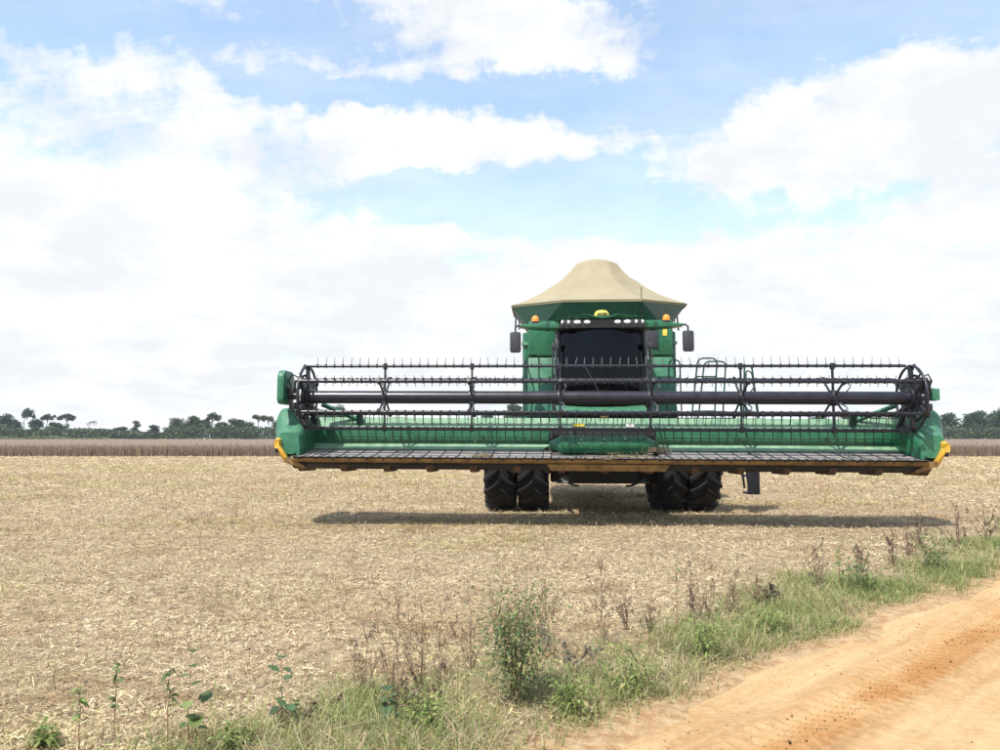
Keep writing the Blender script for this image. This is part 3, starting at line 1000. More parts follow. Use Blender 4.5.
# canvas tent over the tank: concave, pulled up by a frame, with ridges where its seams run
prof = [(1.0, .0), (.985, .018), (.84, .115), (.69, .235), (.575, .35), (.475, .485), (.39, .615), (.317, .744), (.26, .865), (.245, .895), (.17, .952), (.08, .99), (.01, 1.0)]
ZT = 6.02
rings = []
L0 = octo(2.085, -.20, 3.72, .87, 4.655, 4.755)
per = 8
for f_, h_ in prof:
    rg = []
    for i in range(8):
        a_, b_ = Vector(L0[i]), Vector(L0[(i + 1) % 8])
        for k in range(per):
            e_ = a_.lerp(b_, k / per)
            ang = math.atan2(e_.y - YC, e_.x - XC)
            rd = Vector((e_.x - XC, e_.y - YC)) * f_
            top_blend = max(0, (h_ - .3) / .7)
            rnd = 2.0 * f_ * (1 + .0 * ang)
            cir = Vector((math.cos(ang), math.sin(ang))) * rnd
            xy = rd.lerp(cir, top_blend * .5)
            sag = -.016 * math.sin(math.pi * k / per) * math.sin(math.pi * min(1, h_ * 1.05)) * 1.6
            wr = .016 * math.sin(ang * 23 + h_ * 9) * math.sin(math.pi * h_) + .012 * math.sin(ang * 11 - h_ * 15) * (1 - h_) * h_ * 4
            z_ = e_.z + (ZT - e_.z) * h_ + sag * .8 + wr
            rg.append((XC + xy.x * (1 + sag * .3), YC + xy.y * (1 + sag * .3), z_))
    rings.append(rg)
cov_o = part('tank_cover', MB().loft(rings, False, True), 'canvas')
part('cover_hem', MB().loft([[(x_, y_, z_ - .045) for x_, y_, z_ in [tuple(p) for p in rings[0]]], [(XC + (x_ - XC) * 1.004, YC + (y_ - YC) * 1.004, z_ + .004) for x_, y_, z_ in rings[0]]], False, False), 'canvas', cov_o)
part('antenna', MB().tube([(.93, -.10, 4.2), (.935, -.12, 4.95)], .010, 6), 'black')

# ---------------- cab
cab = part('cab', MB().box(-.98, .90, -1.28, -.10, 1.98, 2.12).box(-.98, .90, -.18, -.08, 2.1, 3.9).box(-.90, .82, -1.25, -.1, 2.12, 2.16), 'plastic', bevel=.02)
XM = -.05
ws = MB()
ncol = 12
rows = [(2.10, .965, -1.46), (2.6, .95, -1.50), (3.2, .92, -1.50), (3.88, .87, -1.40)]
for off in (0, 1):
    pass
rg = []
for z_, hw, yf in rows:
    rg.append([(XM + hw * math.sin(t_ * 1.15) / math.sin(1.15), yf + .34 * (1 - math.cos(t_ * 1.15)) / (1 - math.cos(1.15)), z_) for t_ in np.linspace(-1, 1, ncol)])
vs = [p for r_ in rg for p in r_]
fs = [(i * ncol + k, i * ncol + k + 1, (i + 1) * ncol + k + 1, (i + 1) * ncol + k) for i in range(len(rg) - 1) for k in range(ncol - 1)]
wsh = part('windshield', MB().add(vs, fs), 'glass', cab)
for sx in (-1, 1):
    xs = [XM + sx * r_[1] for r_ in rows]
    part('door_glass', MB().add([(xs[0], -1.10, 2.12), (xs[0], -.12, 2.12), (xs[3], -.12, 3.86), (xs[3], -1.05, 3.86)], [(0, 1, 2, 3)]), 'glass', cab)
    part('cab_pillar', MB().tube([(XM + sx * (rows[i][1] + .008), rows[i][2] + .35, rows[i][0]) for i in range(4)], .035, 8), 'plastic', cab)
    part('pillar_highlight', MB().tube([(XM + sx * (rows[i][1] + .045), rows[i][2] + .32, rows[i][0]) for i in (2, 3)], .020, 6), 'steel', cab)  # light grey tube put in as the highlight along the pillar
    part('rear_pillar', MB().box(XM + sx * .93 - .04, XM + sx * .93 + .04, -.2, -.12, 2.1, 3.88), 'plastic', cab, bevel=.01)
part('seat', MB().box(-.32, .22, -.75, -.25, 2.55, 2.68).hexa([(-.32, -.36, 2.62), (.22, -.36, 2.62), (.22, -.22, 2.62), (-.32, -.22, 2.62)], [(-.26, -.28, 3.35), (.16, -.28, 3.35), (.16, -.18, 3.35), (-.26, -.18, 3.35)]).box(-.2, .1, -.7, -.3, 2.15, 2.56), 'seat', cab, bevel=.05)
part('steering_column', MB().tube([(-.05, -1.28, 2.15), (-.05, -1.02, 2.82)], .05, 8).tube([(-.05 + .2 * math.cos(a_), -1.02 + .18 * math.sin(a_), 2.86 - .08 * math.sin(a_)) for a_ in np.linspace(0, 2 * math.pi, 21)], .018, 6), 'plastic', cab)
part('monitor', MB().box(.38, .62, -.95, -.90, 2.75, 3.0).tube([(.5, -.9, 2.2), (.5, -.92, 2.8)], .02, 6), 'plastic', cab, bevel=.01)
part('wiper', MB().tube([(-.05, -1.53, 2.35), (-.42, -1.53, 3.05)], .012, 6), 'plastic', cab)

# roof: broad green cap, black brow with the lamps beneath it, wings out to the mirrors
top = [(-.98, 4.03), (-.70, 4.09), (-.35, 4.115), (-.20, 4.06), (-.05, 4.04), (.10, 4.06), (.25, 4.115), (.60, 4.09), (.88, 4.03)]
roof = part('cab_roof', MB().prism_y([(x_, z_) for x_, z_ in top] + [(.86, 3.90), (-.96, 3.90)], -1.02, -.05), 'green', bevel=.02)
rb = [[(x_, -1.58 + .10 * abs(x_ - XM) ** 2, z_ + .0) for x_, z_ in top] + [(.84, -1.45, 4.015), (-.94, -1.45, 4.015)], [(x_, -1.0, z_ + .003) for x_, z_ in top] + [(.84, -1.0, 4.015), (-.94, -1.0, 4.015)]]
part('roof_brow', MB().loft(rb), 'green', roof, bevel=.012)
brow = part('lamp_brow', MB().loft([[(-.93, -1.47, 3.84), (.83, -1.47, 3.84), (.78, -1.50, 4.013), (-.88, -1.50, 4.013)], [(-.93, -1.02, 3.84), (.83, -1.02, 3.84), (.78, -1.02, 4.013), (-.88, -1.02, 4.013)]]), 'plastic', bevel=.015)


def ell(cx_, cz_, rx, rz, y0, y1, n=16):
    m = MB()
    m.loft([[(cx_ + rx * s_ * math.cos(2 * math.pi * k / n), y_, cz_ + rz * s_ * math.sin(2 * math.pi * k / n)) for k in range(n)] for s_, y_ in ((1, y1), (1, (y0 + y1) / 2), (.8, y0), (.3, y0 - .012))])
    return m


for sx in (-1, 1):
    for ox, rx, rz in ((.31, .075, .042), (.51, .078, .044), (.69, .032, .042), (.82, .030, .042)):
        part('work_light', ell(XM + sx * ox, 3.955, rx, rz, -1.53, -1.47), 'lamp', brow)
    wing = [[(XM + sx * .80, -1.30, 3.86), (XM + sx * .80, -1.30, 3.985), (XM + sx * .80, -.7, 3.985), (XM + sx * .80, -.7, 3.86)],
            [(XM + sx * 1.38, -1.15, 3.90), (XM + sx * 1.38, -1.15, 3.99), (XM + sx * 1.38, -.7, 3.99), (XM + sx * 1.38, -.7, 3.90)],
            [(XM + sx * 1.72, -1.10, 3.925), (XM + sx * 1.72, -1.10, 3.97), (XM + sx * 1.72, -.85, 3.97), (XM + sx * 1.72, -.85, 3.925)]]
    part('roof_wing', MB().loft(wing), 'green', roof, bevel=.015)
    part('wing_joint', MB().box(XM + sx * 1.12 - .03, XM + sx * 1.12 + .03, -1.235, -.72, 3.87, 4.005), 'green_dark', roof, bevel=.01)
    # beacon
    bx = XM + sx * 1.38
    be = part('beacon', MB().tube([(bx, -1.0, 3.97), (bx, -1.0, 4.05)], [.075, .072], 14), 'black')
    part('beacon_lens', MB().tube([(bx, -1.0, 4.05), (bx, -1.0, 4.11), (bx, -1.0, 4.155), (bx, -1.0, 4.18)], [.078, .078, .06, .02], 16), 'orange', be)
    # mirror on its bent arm
    mx_ = XM + sx * (1.80 if sx > 0 else 1.80)
    mir = part('mirror', MB().box(mx_ - .115, mx_ + .115, -1.22, -1.09, 3.37, 3.81), 'plastic', bevel=.05)
    part('mirror_arm', MB().tube([(XM + sx * 1.62, -1.0, 3.955), (XM + sx * 1.76, -1.08, 3.95), (mx_, -1.14, 3.90), (mx_, -1.15, 3.79)], .022, 8), 'plastic', mir)
    part('mirror_glass', MB().box(mx_ - .09, mx_ + .09, -1.087, -1.082, 3.42, 3.76), 'glass', mir)
    # marker bar hung below the tank lip, handle by the door
    part('side_marker', MB().tube([(XM + sx * 1.84, .35, 4.40), (XM + sx * 1.86, .30, 4.02)], .022, 6).tube([(XM + sx * 1.77, .30, 4.36), (XM + sx * 1.77, .26, 4.06)], .016, 6), 'plastic')
    part('door_handle', MB().tube([(XM + sx * .96, -1.28, 3.42), (XM + sx * 1.02, -1.34, 3.40), (XM + sx * 1.03, -1.34, 2.9), (XM + sx * .98, -1.3, 2.86)], .016, 6), 'plastic', cab)
    part('pillar_lamp', MB().box(XM + sx * .99 - .05, XM + sx * .99 + .05, -1.32, -1.2, 3.44, 3.56), 'plastic', cab, bevel=.02)
# round guidance receiver on the brow
rc = part('guidance_receiver', MB().tube([(XM, -1.34, 4.0), (XM, -1.34, 4.06), (XM, -1.34, 4.10)], [.10, .155, .16], 18), 'green')
part('receiver_dome', MB().tube([(XM, -1.34, 4.10), (XM, -1.34, 4.155), (XM, -1.34, 4.205), (XM, -1.34, 4.22)], [.155, .15, .11, .05], 18), 'sticker_y', rc)
part('receiver_band', MB().box(XM - .10, XM + .10, -1.502, -1.46, 4.12, 4.145), 'green_dark', rc)

# platforms, handrails, ladder
plat = part('platform', MB().box(.92, 2.72, -1.0, .1, 1.93, 2.0), 'black', bevel=.01)
part('side_platform', MB().box(-1.75, -.98, -1.0, .1, 1.93, 2.0), 'black', bevel=.01)


def rail(pts, r_=.018, mat='green', parent=plat, name='handrail'):
    P = []
    for i, p in enumerate(pts):
        p = Vector(p)
        if 0 < i < len(pts) - 1:
            a_, b_ = Vector(pts[i - 1]), Vector(pts[i + 1])
            da = (a_ - p); db = (b_ - p)
            q_ = min(.12, da.length * .45, db.length * .45)
            for t_ in (0, .33, .67, 1):
                s0, s1 = p + da.normalized() * q_, p + db.normalized() * q_
                P.append((1 - t_) ** 2 * s0 + 2 * t_ * (1 - t_) * p + t_ * t_ * s1)
        else: P.append(p)
    return part(name, MB().tube(P, r_, 7), mat, parent)


rail([(-1.63, -.62, 2.0), (-1.62, -.62, 3.38), (-1.36, -.62, 3.38), (-1.36, -.62, 2.0)], .017, 'green_dark')
rail([(-1.70, -.55, 2.0), (-1.68, -.55, 3.30), (-1.66, -.1, 3.30), (-1.66, -.1, 2.0)], .017, 'green_dark')
rail([(-1.06, -.75, 2.05), (-1.07, -.75, 3.55), (-1.02, -.95, 3.62)], .016, 'black')
rail([(1.36, -.62, 2.0), (1.44, -.62, 3.25), (1.66, -.62, 3.25), (1.68, -.62, 2.0)], .017, 'green_dark')
rail([(1.36, -.60, 2.45), (1.70, -.60, 2.45)], .014, 'green_dark'); rail([(1.40, -.60, 2.85), (1.70, -.60, 2.85)], .014, 'green_dark')
rail([(1.0, -.75, 2.05), (1.02, -.75, 3.45), (.95, -.95, 3.55)], .016, 'black')
# the swing-out entry ladder's guard: two leaning hoops with rungs
rail([(1.86, -.75, 2.0), (2.02, -.75, 3.27), (2.42, -.75, 3.27), (2.34, -.75, 2.0)], .018, 'green_dark')
rail([(2.08, -.35, 2.0), (2.24, -.35, 3.24), (2.70, -.35, 3.24), (2.60, -.35, 2.0)], .018, 'green_dark')
for z_ in (2.15, 2.52, 2.88):
    f_ = (z_ - 2) / 1.27
    rail([(1.86 + .16 * f_, -.75, z_), (2.34 + .08 * f_, -.75, z_)], .014, 'green_dark')
    rail([(2.08 + .16 * f_, -.35, z_), (2.60 + .10 * f_, -.35, z_)], .014, 'green_dark')
rail([(2.98, -.6, 2.0), (3.03, -.6, 3.12), (3.18, -.6, 3.12), (3.30, -.6, 2.0)], .02, 'green_dark')
rail([(3.10, -.3, 2.0), (3.14, -.3, 3.05), (3.26, -.3, 3.0), (3.36, -.3, 2.0)], .016, 'green_dark')
lad = part('ladder', MB().tube([(2.72, -.6, 1.95), (2.96, -.62, 1.5), (3.04, -.65, .5)], .025, 6).tube([(2.72, -.1, 1.95), (2.96, -.2, 1.5), (3.04, -.3, .5)], .025, 6), 'black')
for z_ in (.44, .76, 1.08, 1.4):
    part('ladder_step', MB().box(2.98, 3.24, -.70, -.25, z_, z_ + .035) if z_ > .5 else MB().box(3.0, 3.25, -.72, -.68, .40, .92).box(3.0, 3.25, -.7, -.28, .40, .44), 'black', lad, bevel=.006)
part('platform_edge', MB().box(2.70, 3.36, -.75, .0, 1.93, 1.99), 'black', plat, bevel=.01)

# feeder house
fh = part('feeder_house', MB().hexa([(-.92, -2.05, 1.16), (.74, -2.05, 1.16), (.74, -.2, 1.30), (-.92, -.2, 1.30)], [(-.92, -2.05, 1.80), (.74, -2.05, 1.80), (.74, -.2, 2.0), (-.92, -.2, 2.0)]), 'under', bevel=.02)
part('feeder_hood', MB().hexa([(-.93, -1.98, 2.03), (.72, -1.98, 2.03), (.80, -1.30, 2.10), (-1.0, -1.30, 2.10)], [(-1.0, -1.92, 2.10), (.80, -1.92, 2.10), (.82, -1.25, 2.26), (-1.02, -1.25, 2.26)]), 'green_side', fh, bevel=.02)
part('latch', MB().box(-.16, .02, -2.02, -1.96, 1.98, 2.05).tube([(-.07, -2.03, 2.05), (-.07, -2.03, 1.92)], .03, 8), 'yellow_worn', fh, bevel=.01)
part('front_marker', MB().box(-1.55, -1.38, -1.02, -.98, 2.05, 2.12), 'orange', bevel=.01)
for sx in (-1, 1):
    part('lift_cylinder', MB().tube([(-.1 + sx * .95, -.3, .95), (-.1 + sx * .95, -1.3, 1.15)], .055, 10).tube([(-.1 + sx * .95, -1.3, 1.15), (-.1 + sx * .95, -2.0, 1.28)], .032, 8), 'under', fh)

# ---------------- the header
XH = -.16
HT = R(.28)
head = part('header', MB().box(-5.66, 5.52, -2.36, -2.10, 1.02, 1.16).prism_x([(-3.50, 1.09), (-3.3, 1.0), (-2.3, 1.0), (-2.3, 1.08), (-2.6, 1.28), (-3.45, 1.165)], -5.66, 5.52), 'under', loc=(XH, 0, 0), rot=(0, HT, 0))
# top beam with a sloping face, back sheet in six panels, sloping ledge along its foot
part('top_beam', MB().prism_x([(-2.33, 1.775), (-2.30, 1.76), (-2.08, 1.76), (-2.08, 1.955), (-2.16, 1.965), (-2.31, 1.80)], -5.62, 5.50), 'green_pale', head, bevel=.008)
part('shadow_strip', MB().box(-5.62, 5.50, -2.34, -2.29, 1.725, 1.757), 'black', head, bevel=.006)  # black strip added for the dark shadow line below the top beam
xe = [-5.60, -4.05, -2.43, -.985, .985, 2.43, 4.05, 5.48]
for i in range(7):
    x0, x1 = xe[i] + .004, xe[i + 1] - .004
    if i == 3: continue
    part('back_panel', MB().box(x0, x1, -2.40, -2.37, 1.44, 1.72), 'green', head, bevel=.004)
    part('panel_fold', MB().box(x0 + .01, x1 - .01, -2.412, -2.402, 1.60, 1.606), 'green_pale', head)
    for bx_ in np.arange(x0 + .2, x1 - .1, .52):
        part('bolt', MB().tube([(bx_, -2.41, 1.468), (bx_, -2.395, 1.468)], .013, 6), 'steel', head)
for sx in (-1, 1):
    a0, a1 = sx * 1.0, (-5.56 if sx < 0 else 5.44)
    # pale deflector ledge with a cut corner towards the centre
    part('deflector', MB().add([(a0 + sx * -.02, -2.52, 1.455), (a1, -2.42, 1.455), (a1, -2.63, 1.352), (a0 + sx * .14, -2.63, 1.352), (a0 + sx * -.02, -2.50, 1.435), (a1, -2.40, 1.435), (a1, -2.60, 1.335), (a0 + sx * .14, -2.60, 1.335)],
                               [(0, 1, 2, 3), (7, 6, 5, 4), (0, 4, 5, 1), (1, 5, 6, 2), (2, 6, 7, 3), (3, 7, 4, 0)]), 'green_pale', head)
    # draper belt and its cross slats
    b0_, b1_ = sorted((sx * .98, -5.60 if sx < 0 else 5.47))
    part('draper_belt', MB().prism_x([(-3.50, 1.205), (-3.50, 1.222), (-2.56, 1.345), (-2.56, 1.325)][::-1], b0_, b1_), 'belt', head)
    for i in range(15):
        xs_ = sx * (1.12 + i * .305)
        part('belt_slat', MB().hexa([(xs_ - .008, -3.46, 1.225), (xs_ + .008, -3.46, 1.225), (xs_ + .008, -2.66, 1.330), (xs_ - .008, -2.66, 1.330)], [(xs_ - .006, -3.46, 1.240), (xs_ + .006, -3.46, 1.240), (xs_ + .006, -2.66, 1.345), (xs_ - .006, -2.66, 1.345)]), 'black', head)
part('centre_belt', MB().prism_x([(-3.50, 1.19), (-3.50, 1.208), (-2.3, 1.30), (-2.3, 1.28)][::-1], -.96, .96), 'belt', head)
part('cutter_bar', MB().prism_x([(-3.60, 1.200), (-3.565, 1.140), (-3.40, 1.10), (-3.38, 1.16), (-3.49, 1.220), (-3.56, 1.220)], -5.62, 5.46), 'yellow_worn', head, bevel=.006)
part('centre_skid', MB().hexa([(-.98, -3.50, 1.0), (1.02, -3.50, 1.0), (.95, -2.6, .96), (-.91, -2.6, .96)], [(-1.06, -3.545, 1.118), (1.10, -3.545, 1.118), (1.0, -2.6, 1.10), (-.96, -2.6, 1.10)]), 'yellow_worn', head, bevel=.012)
kn = MB()
for xk in np.arange(-5.55, 5.42, .152):
    kn.loft([[(xk - .022, -3.52, 1.200), (xk + .022, -3.52, 1.200), (xk + .018, -3.52, 1.245), (xk - .018, -3.52, 1.245)], [(xk - .018, -3.62, 1.203), (xk + .018, -3.62, 1.203), (xk + .014, -3.62, 1.238), (xk - .014, -3.62, 1.238)], [(xk - .004, -3.74, 1.218), (xk + .004, -3.74, 1.218), (xk + .004, -3.74, 1.226), (xk - .004, -3.74, 1.226)]])
for xk in np.arange(-5.47, 5.42, .304):
    kn.box(xk - .016, xk + .016, -3.607, -3.56, 1.172, 1.212)
tag(part('knife_guards', kn, 'black', head), kind='stuff')
part('knife', MB().box(-5.55, 5.42, -3.66, -3.52, 1.2255, 1.2315), 'steel', head)
for xs_ in np.arange(-5.5, 5.5, .784):
    part('skid_shoe', MB().hexa([(xs_ - .06, -3.35, .955), (xs_ + .06, -3.35, .955), (xs_ + .06, -2.7, .945), (xs_ - .06, -2.7, .945)], [(xs_ - .075, -3.47, 1.085), (xs_ + .075, -3.47, 1.085), (xs_ + .07, -2.7, 1.02), (xs_ - .07, -2.7, 1.02)]), 'rust', head, bevel=.012)
    if abs(xs_) > 1.2:
        part('float_arm', MB().hexa([(xs_ - .22, -3.50, 1.105), (xs_ - .19, -3.50, 1.105), (xs_ - .02, -3.3, .985), (xs_ - .05, -3.3, .985)], [(xs_ - .22, -3.50, 1.125), (xs_ - .19, -3.50, 1.125), (xs_ - .02, -3.3, 1.012), (xs_ - .05, -3.3, 1.012)]), 'rust', head)
# centre: opening frame, feed drum
part('feed_opening', MB().box(-1.0, -.93, -2.42, -2.30, 1.33, 1.72).box(.93, 1.0, -2.42, -2.30, 1.33, 1.72).box(-.93, .93, -2.36, -2.32, 1.60, 1.72), 'under', head, bevel=.006)
dr = part('feed_drum', MB().tube([(-.78, -2.72, 1.455), (-.755, -2.72, 1.455), (.755, -2.72, 1.455), (.78, -2.72, 1.455)], [.16, .178, .178, .16], 28), 'green', head)
for sx in (-1, 1):
    part('drum_cone', MB().tube([(sx * .765, -2.72, 1.455), (sx * 1.0, -2.70, 1.44)], [.172, .07], 20), 'green_side', head)
    part('drum_flight', MB().tube([(sx * (.66 + .10 * math.sin(t_ * .5)), -2.72 + .185 * math.cos(t_), 1.455 + .185 * math.sin(t_)) for t_ in np.linspace(0, 2 * math.pi, 25)], .012, 5), 'green_side', head)
for xf, af in ((-.42, 100), (-.22, 150), (.0, 105), (.20, 165), (.38, 108), (.56, 160), (-.60, 190), (.62, 115), (-.05, 70)):
    a_ = R(af); dv = Vector((0, -abs(math.sin(a_)) if af < 110 else -math.sin(a_) * .9, -math.cos(a_) * .6 + .3)).normalized()
    part('drum_finger', MB().tube([Vector((xf, -2.72, 1.455)) + dv * .15, Vector((xf, -2.72, 1.455)) + dv * .25], .011, 6), 'steel', head)
part('header_sticker', MB().box(-.55, -.33, -2.345, -2.338, 1.80, 1.855, Matrix.Rotation(0, 4, 'X')), 'sticker_y', head, rot=None)
part('header_sticker', MB().box(.46, .62, -2.345, -2.338, 1.79, 1.87), 'sticker_w', head)

# end dividers
for sx in (-1, 1):
    DX = -.12 if sx < 0 else -.25
    ex_ = lambda q_: sx * (q_ + DX)

    def ring(y_, x0, x1, z0, z1, n=20, pw=3.2):
        cx_, cz_, hx, hz = (x0 + x1) / 2, (z0 + z1) / 2, (x1 - x0) / 2, (z1 - z0) / 2
        o_ = []
        for k in range(n):
            a_ = 2 * math.pi * k / n
            c_, s_ = math.cos(a_), math.sin(a_)
            o_.append((sx * (DX + cx_ + hx * math.copysign(abs(c_) ** (2 / pw), c_)), y_, cz_ + hz * math.copysign(abs(s_) ** (2 / pw), s_)))
        return o_
    rs = [ring(-2.05, 5.90, 6.22, 1.30, 2.06), ring(-2.35, 5.90, 6.27, 1.24, 2.12), ring(-2.88, 5.90, 6.27, 1.22, 2.12), ring(-2.98, 5.86, 6.26, 1.21, 2.06),
          ring(-3.07, 5.66, 6.20, 1.22, 1.86), ring(-3.25, 5.62, 6.13, 1.24, 1.76), ring(-3.38, 5.68, 6.08, 1.26, 1.66)]
    dv = part('end_divider', MB().loft(rs), 'green_side', head)
    part('divider_tip', MB().loft([ring(-3.28, 6.0, 6.14, 1.36, 1.58), ring(-3.42, 6.0, 6.11, 1.36, 1.55), ring(-3.52, 6.0, 6.09, 1.37, 1.52), ring(-3.50, 6.02, 6.06, 1.41, 1.48)]), 'yellow', head)
    part('divider_skid', MB().loft([[(ex_(6.12), -2.9, 1.30), (ex_(6.02), -2.9, 1.08), (ex_(5.94), -2.9, 1.08), (ex_(6.02), -2.9, 1.32)],
                                    [(ex_(6.12), -3.42, 1.42), (ex_(5.92), -3.42, 1.10), (ex_(5.82), -3.42, 1.12), (ex_(6.0), -3.42, 1.44)],
                                    [(ex_(6.06), -3.52, 1.42), (ex_(5.90), -3.50, 1.19), (ex_(5.84), -3.50, 1.22), (ex_(6.0), -3.52, 1.43)]]), 'yellow', head, bevel=.012)
    part('divider_foot', MB().loft([[(ex_(5.96), -2.9, 1.10), (ex_(5.55), -2.9, .97), (ex_(5.55), -2.9, 1.03), (ex_(5.94), -2.9, 1.16)],
                                    [(ex_(5.90), -3.50, 1.13), (ex_(5.52), -3.50, .99), (ex_(5.52), -3.50, 1.06), (ex_(5.86), -3.52, 1.22)]]), 'yellow_worn', head, bevel=.01)
    part('end_sheet', MB().prism_x([(-3.42, 1.20), (-2.35, 1.10), (-2.35, 1.96), (-2.6, 1.96), (-2.9, 1.70), (-3.35, 1.50)][::-1], min(ex_(5.66), ex_(5.72)), max(ex_(5.66), ex_(5.72))), 'green', head, bevel=.01)
    part('divider_seam', MB().box(min(ex_(6.03), ex_(6.09)), max(ex_(6.03), ex_(6.09)), -3.47, -3.36, 1.29, 1.36), 'black', head, bevel=.01)
    # slanted green braces seen behind the reel
    part('reel_lift_arm', MB().tube([(sx * 5.42, -2.5, 2.21), (sx * 4.80, -2.2, 1.93)], .045, 4), 'green_side', head)
    part('lift_jack', MB().tube([(sx * 4.72, -2.25, 1.80), (sx * 4.72, -2.3, 2.02)], .07, 8).tube([(sx * 4.72, -2.3, 2.0), (sx * 4.60, -2.5, 2.06)], .03, 6), 'green_dark', head)

# ---------------- the reel
RYc, RZc, RR = -3.2, 2.31, .575
reel = part('reel', MB().tube([(-5.44, RYc, RZc), (5.34, RYc, RZc)], .118, 22), 'blackgloss', loc=(XH, 0, 0), rot=(0, HT, 0))
BATS = [(90, 0, .165, .02, .026), (27, -.07, .10, .03, .036), (142, .05, -.12, .02, .036), (-30, .03, -.235, .02, .030), (-150, .03, -.20, .02, .030), (-90, .04, -.255, .02, .034)]
for deg, ty_, tz_, jt, br in BATS:
    yb_, zb_ = RYc - RR * math.cos(R(deg)), RZc + RR * math.sin(R(deg))
    part('reel_bat', MB().tube([(-5.42, yb_, zb_), (5.30, yb_, zb_)], br, 10), 'blackgloss', reel)
    tn, cl = MB(), MB()
    for xk in np.arange(-5.30, 5.25, .159):
        j1, j2 = rng.normal(0, .012), rng.normal(0, .008)
        tn.tube([(xk, yb_, zb_), (xk + j1 * .3, yb_ + ty_ * .5, zb_ + tz_ * .55), (xk + j1, yb_ + ty_ + j2 + .02, zb_ + tz_)], [.0085, .0065, .0045], 4)
        cl.box(xk - .014, xk + .014, yb_ - br - .004, yb_ + br + .004, zb_ - br - .005, zb_ + br + .005)
    tag(part('tine_row', tn, 'steel' if deg == 90 else 'black', reel), kind='stuff')  # top row paler: its sunlit look is put into the colour
    tag(part('tine_clamps', cl, 'blackgloss', reel, smooth=False), kind='stuff')
for xk in (-4.03, -2.42, -.81, .81, 2.42, 4.03):
    sp = MB()
    for deg in (90, 27, 142, -30, -150, -90):
        c_, s_ = math.cos(R(deg)), math.sin(R(deg))
        m4 = Matrix.Translation((xk, RYc, RZc)) @ Matrix.Rotation(-R(deg) + math.pi, 4, 'X')
        hw_ = .03 if abs(deg) == 90 else .015
        sp.box(-.016, .016, .09, RR - .01, -hw_, hw_, m4)
        sp.box(-.033, .033, RR - .06, RR + .05, -.04, .04, m4)
    sp.tube([(xk - .05, RYc, RZc), (xk + .05, RYc, RZc)], .142, 18)
    part('reel_spider', sp, 'black', reel, bevel=.006)
    # bent cam link, the pale curl beside each spider
    part('cam_link', MB().tube([(xk + .05, RYc - .50, RZc + .28), (xk + .09, RYc - .54, RZc + .16), (xk + .05, RYc - .45, RZc + .08)], .012, 6), 'steel', reel)
    part('cam_link', MB().tube([(xk + .04, RYc - .2, RZc - .1), (xk + .07, RYc - .42, RZc - .18), (xk + .04, RYc - .5, RZc - .3)], .014, 6), 'steel', reel)
for sx in (-1, 1):
    # end wheel: rim, spokes, hub, cam follower blocks
    RX = -.10 if sx < 0 else -.20
    rx_ = lambda q_: sx * (q_ + RX)
    ew = MB()
    cxe = rx_(5.58)
    for rad_, x_ in ((.57, cxe), (.40, cxe + sx * .05)):
        ew.tube([(x_, RYc + rad_ * math.cos(a_), RZc + rad_ * math.sin(a_)) for a_ in np.linspace(0, 2 * math.pi, 37)], .024, 6)
    for deg in range(30, 390, 60):
        m4 = Matrix.Translation((cxe, RYc, RZc)) @ Matrix.Rotation(-R(deg) + math.pi, 4, 'X')
        ew.box(-.03, .03,   .05, .56, -.045, .045, m4)
        ew.box(-.04, .05, .50, .59, -.04, .04, m4)
        ew.tube([m4 @ Vector((sx * .05, .60, .03)), m4 @ Vector((sx * .10, .42, .16)), m4 @ Vector((sx * .06, .30, .0))], .022, 6)
    ew.tube([(cxe - .06, RYc, RZc), (cxe + .06, RYc, RZc)], .19, 20)
    part('reel_end_wheel', ew, 'black', reel, bevel=.004)
    part('cam_plate', MB().tube([(cxe - sx * .02, RYc + .03, RZc + .02), (cxe + sx * .02, RYc + .03, RZc + .02)], .36, 28), 'black', reel)
    part('reel_arm', MB().prism_x([(-3.28, 2.22), (-2.15, 1.88), (-2.15, 2.0), (-3.2, 2.40)], min(rx_(5.68), rx_(5.76)), max(rx_(5.68), rx_(5.76))), 'black', reel, bevel=.01)
    part('arm_pin', MB().tube([(rx_(5.60), RYc, RZc), (rx_(6.0), RYc, RZc)], .05, 10).box(min(rx_(5.78), rx_(5.95)), max(rx_(5.78), rx_(5.95)), RYc - .1, RYc + .1, RZc + .07, RZc + .17).box(min(rx_(5.78), rx_(5.90)), max(rx_(5.78), rx_(5.90)), RYc - .08, RYc + .1, RZc - .22, RZc - .10), 'black', reel, bevel=.01)
    part('hydraulic_hose', MB().tube([(rx_(5.70), RYc - .05, RZc + .34), (rx_(5.86), RYc - .05, RZc + .42), (rx_(5.93), RYc - .02, RZc + .30), (rx_(5.86), RYc, RZc + .12)], .016, 6), 'black', reel)
    part('hydraulic_hose', MB().tube([(rx_(5.74), RYc, RZc - .1), (rx_(5.90), RYc, RZc - .2), (rx_(5.80), RYc + .1, RZc - .32)], .018, 6), 'black', reel)
    part('lower_cylinder', MB().tube([(rx_(5.55), -2.7, 1.78), (rx_(5.60), -3.1, 2.24)], .05, 8).tube([(rx_(5.50), -3.0, 1.80), (rx_(5.30), -3.35, 1.74)], .028, 6), 'black', reel)
part('drive_shield', MB().prism_x([(-3.46, 2.24), (-3.38, 2.17), (-2.94, 2.17), (-2.86, 2.25), (-2.86, 2.70), (-2.95, 2.80), (-3.36, 2.80), (-3.46, 2.70)][::-1], -5.98, -5.84), 'green_side', reel, bevel=.045)
sm = part('motor_cover', MB().box(5.68, 5.80, -3.34, -3.06, 2.27, 2.47), 'green_side', reel, bevel=.012)
part('motor_bracket', MB().tube([(5.5, -3.2, 2.42), (5.64, -3.22, 2.52), (5.68, -3.2, 2.62), (5.60, -3.2, 2.66)], .016, 6), 'black', reel)


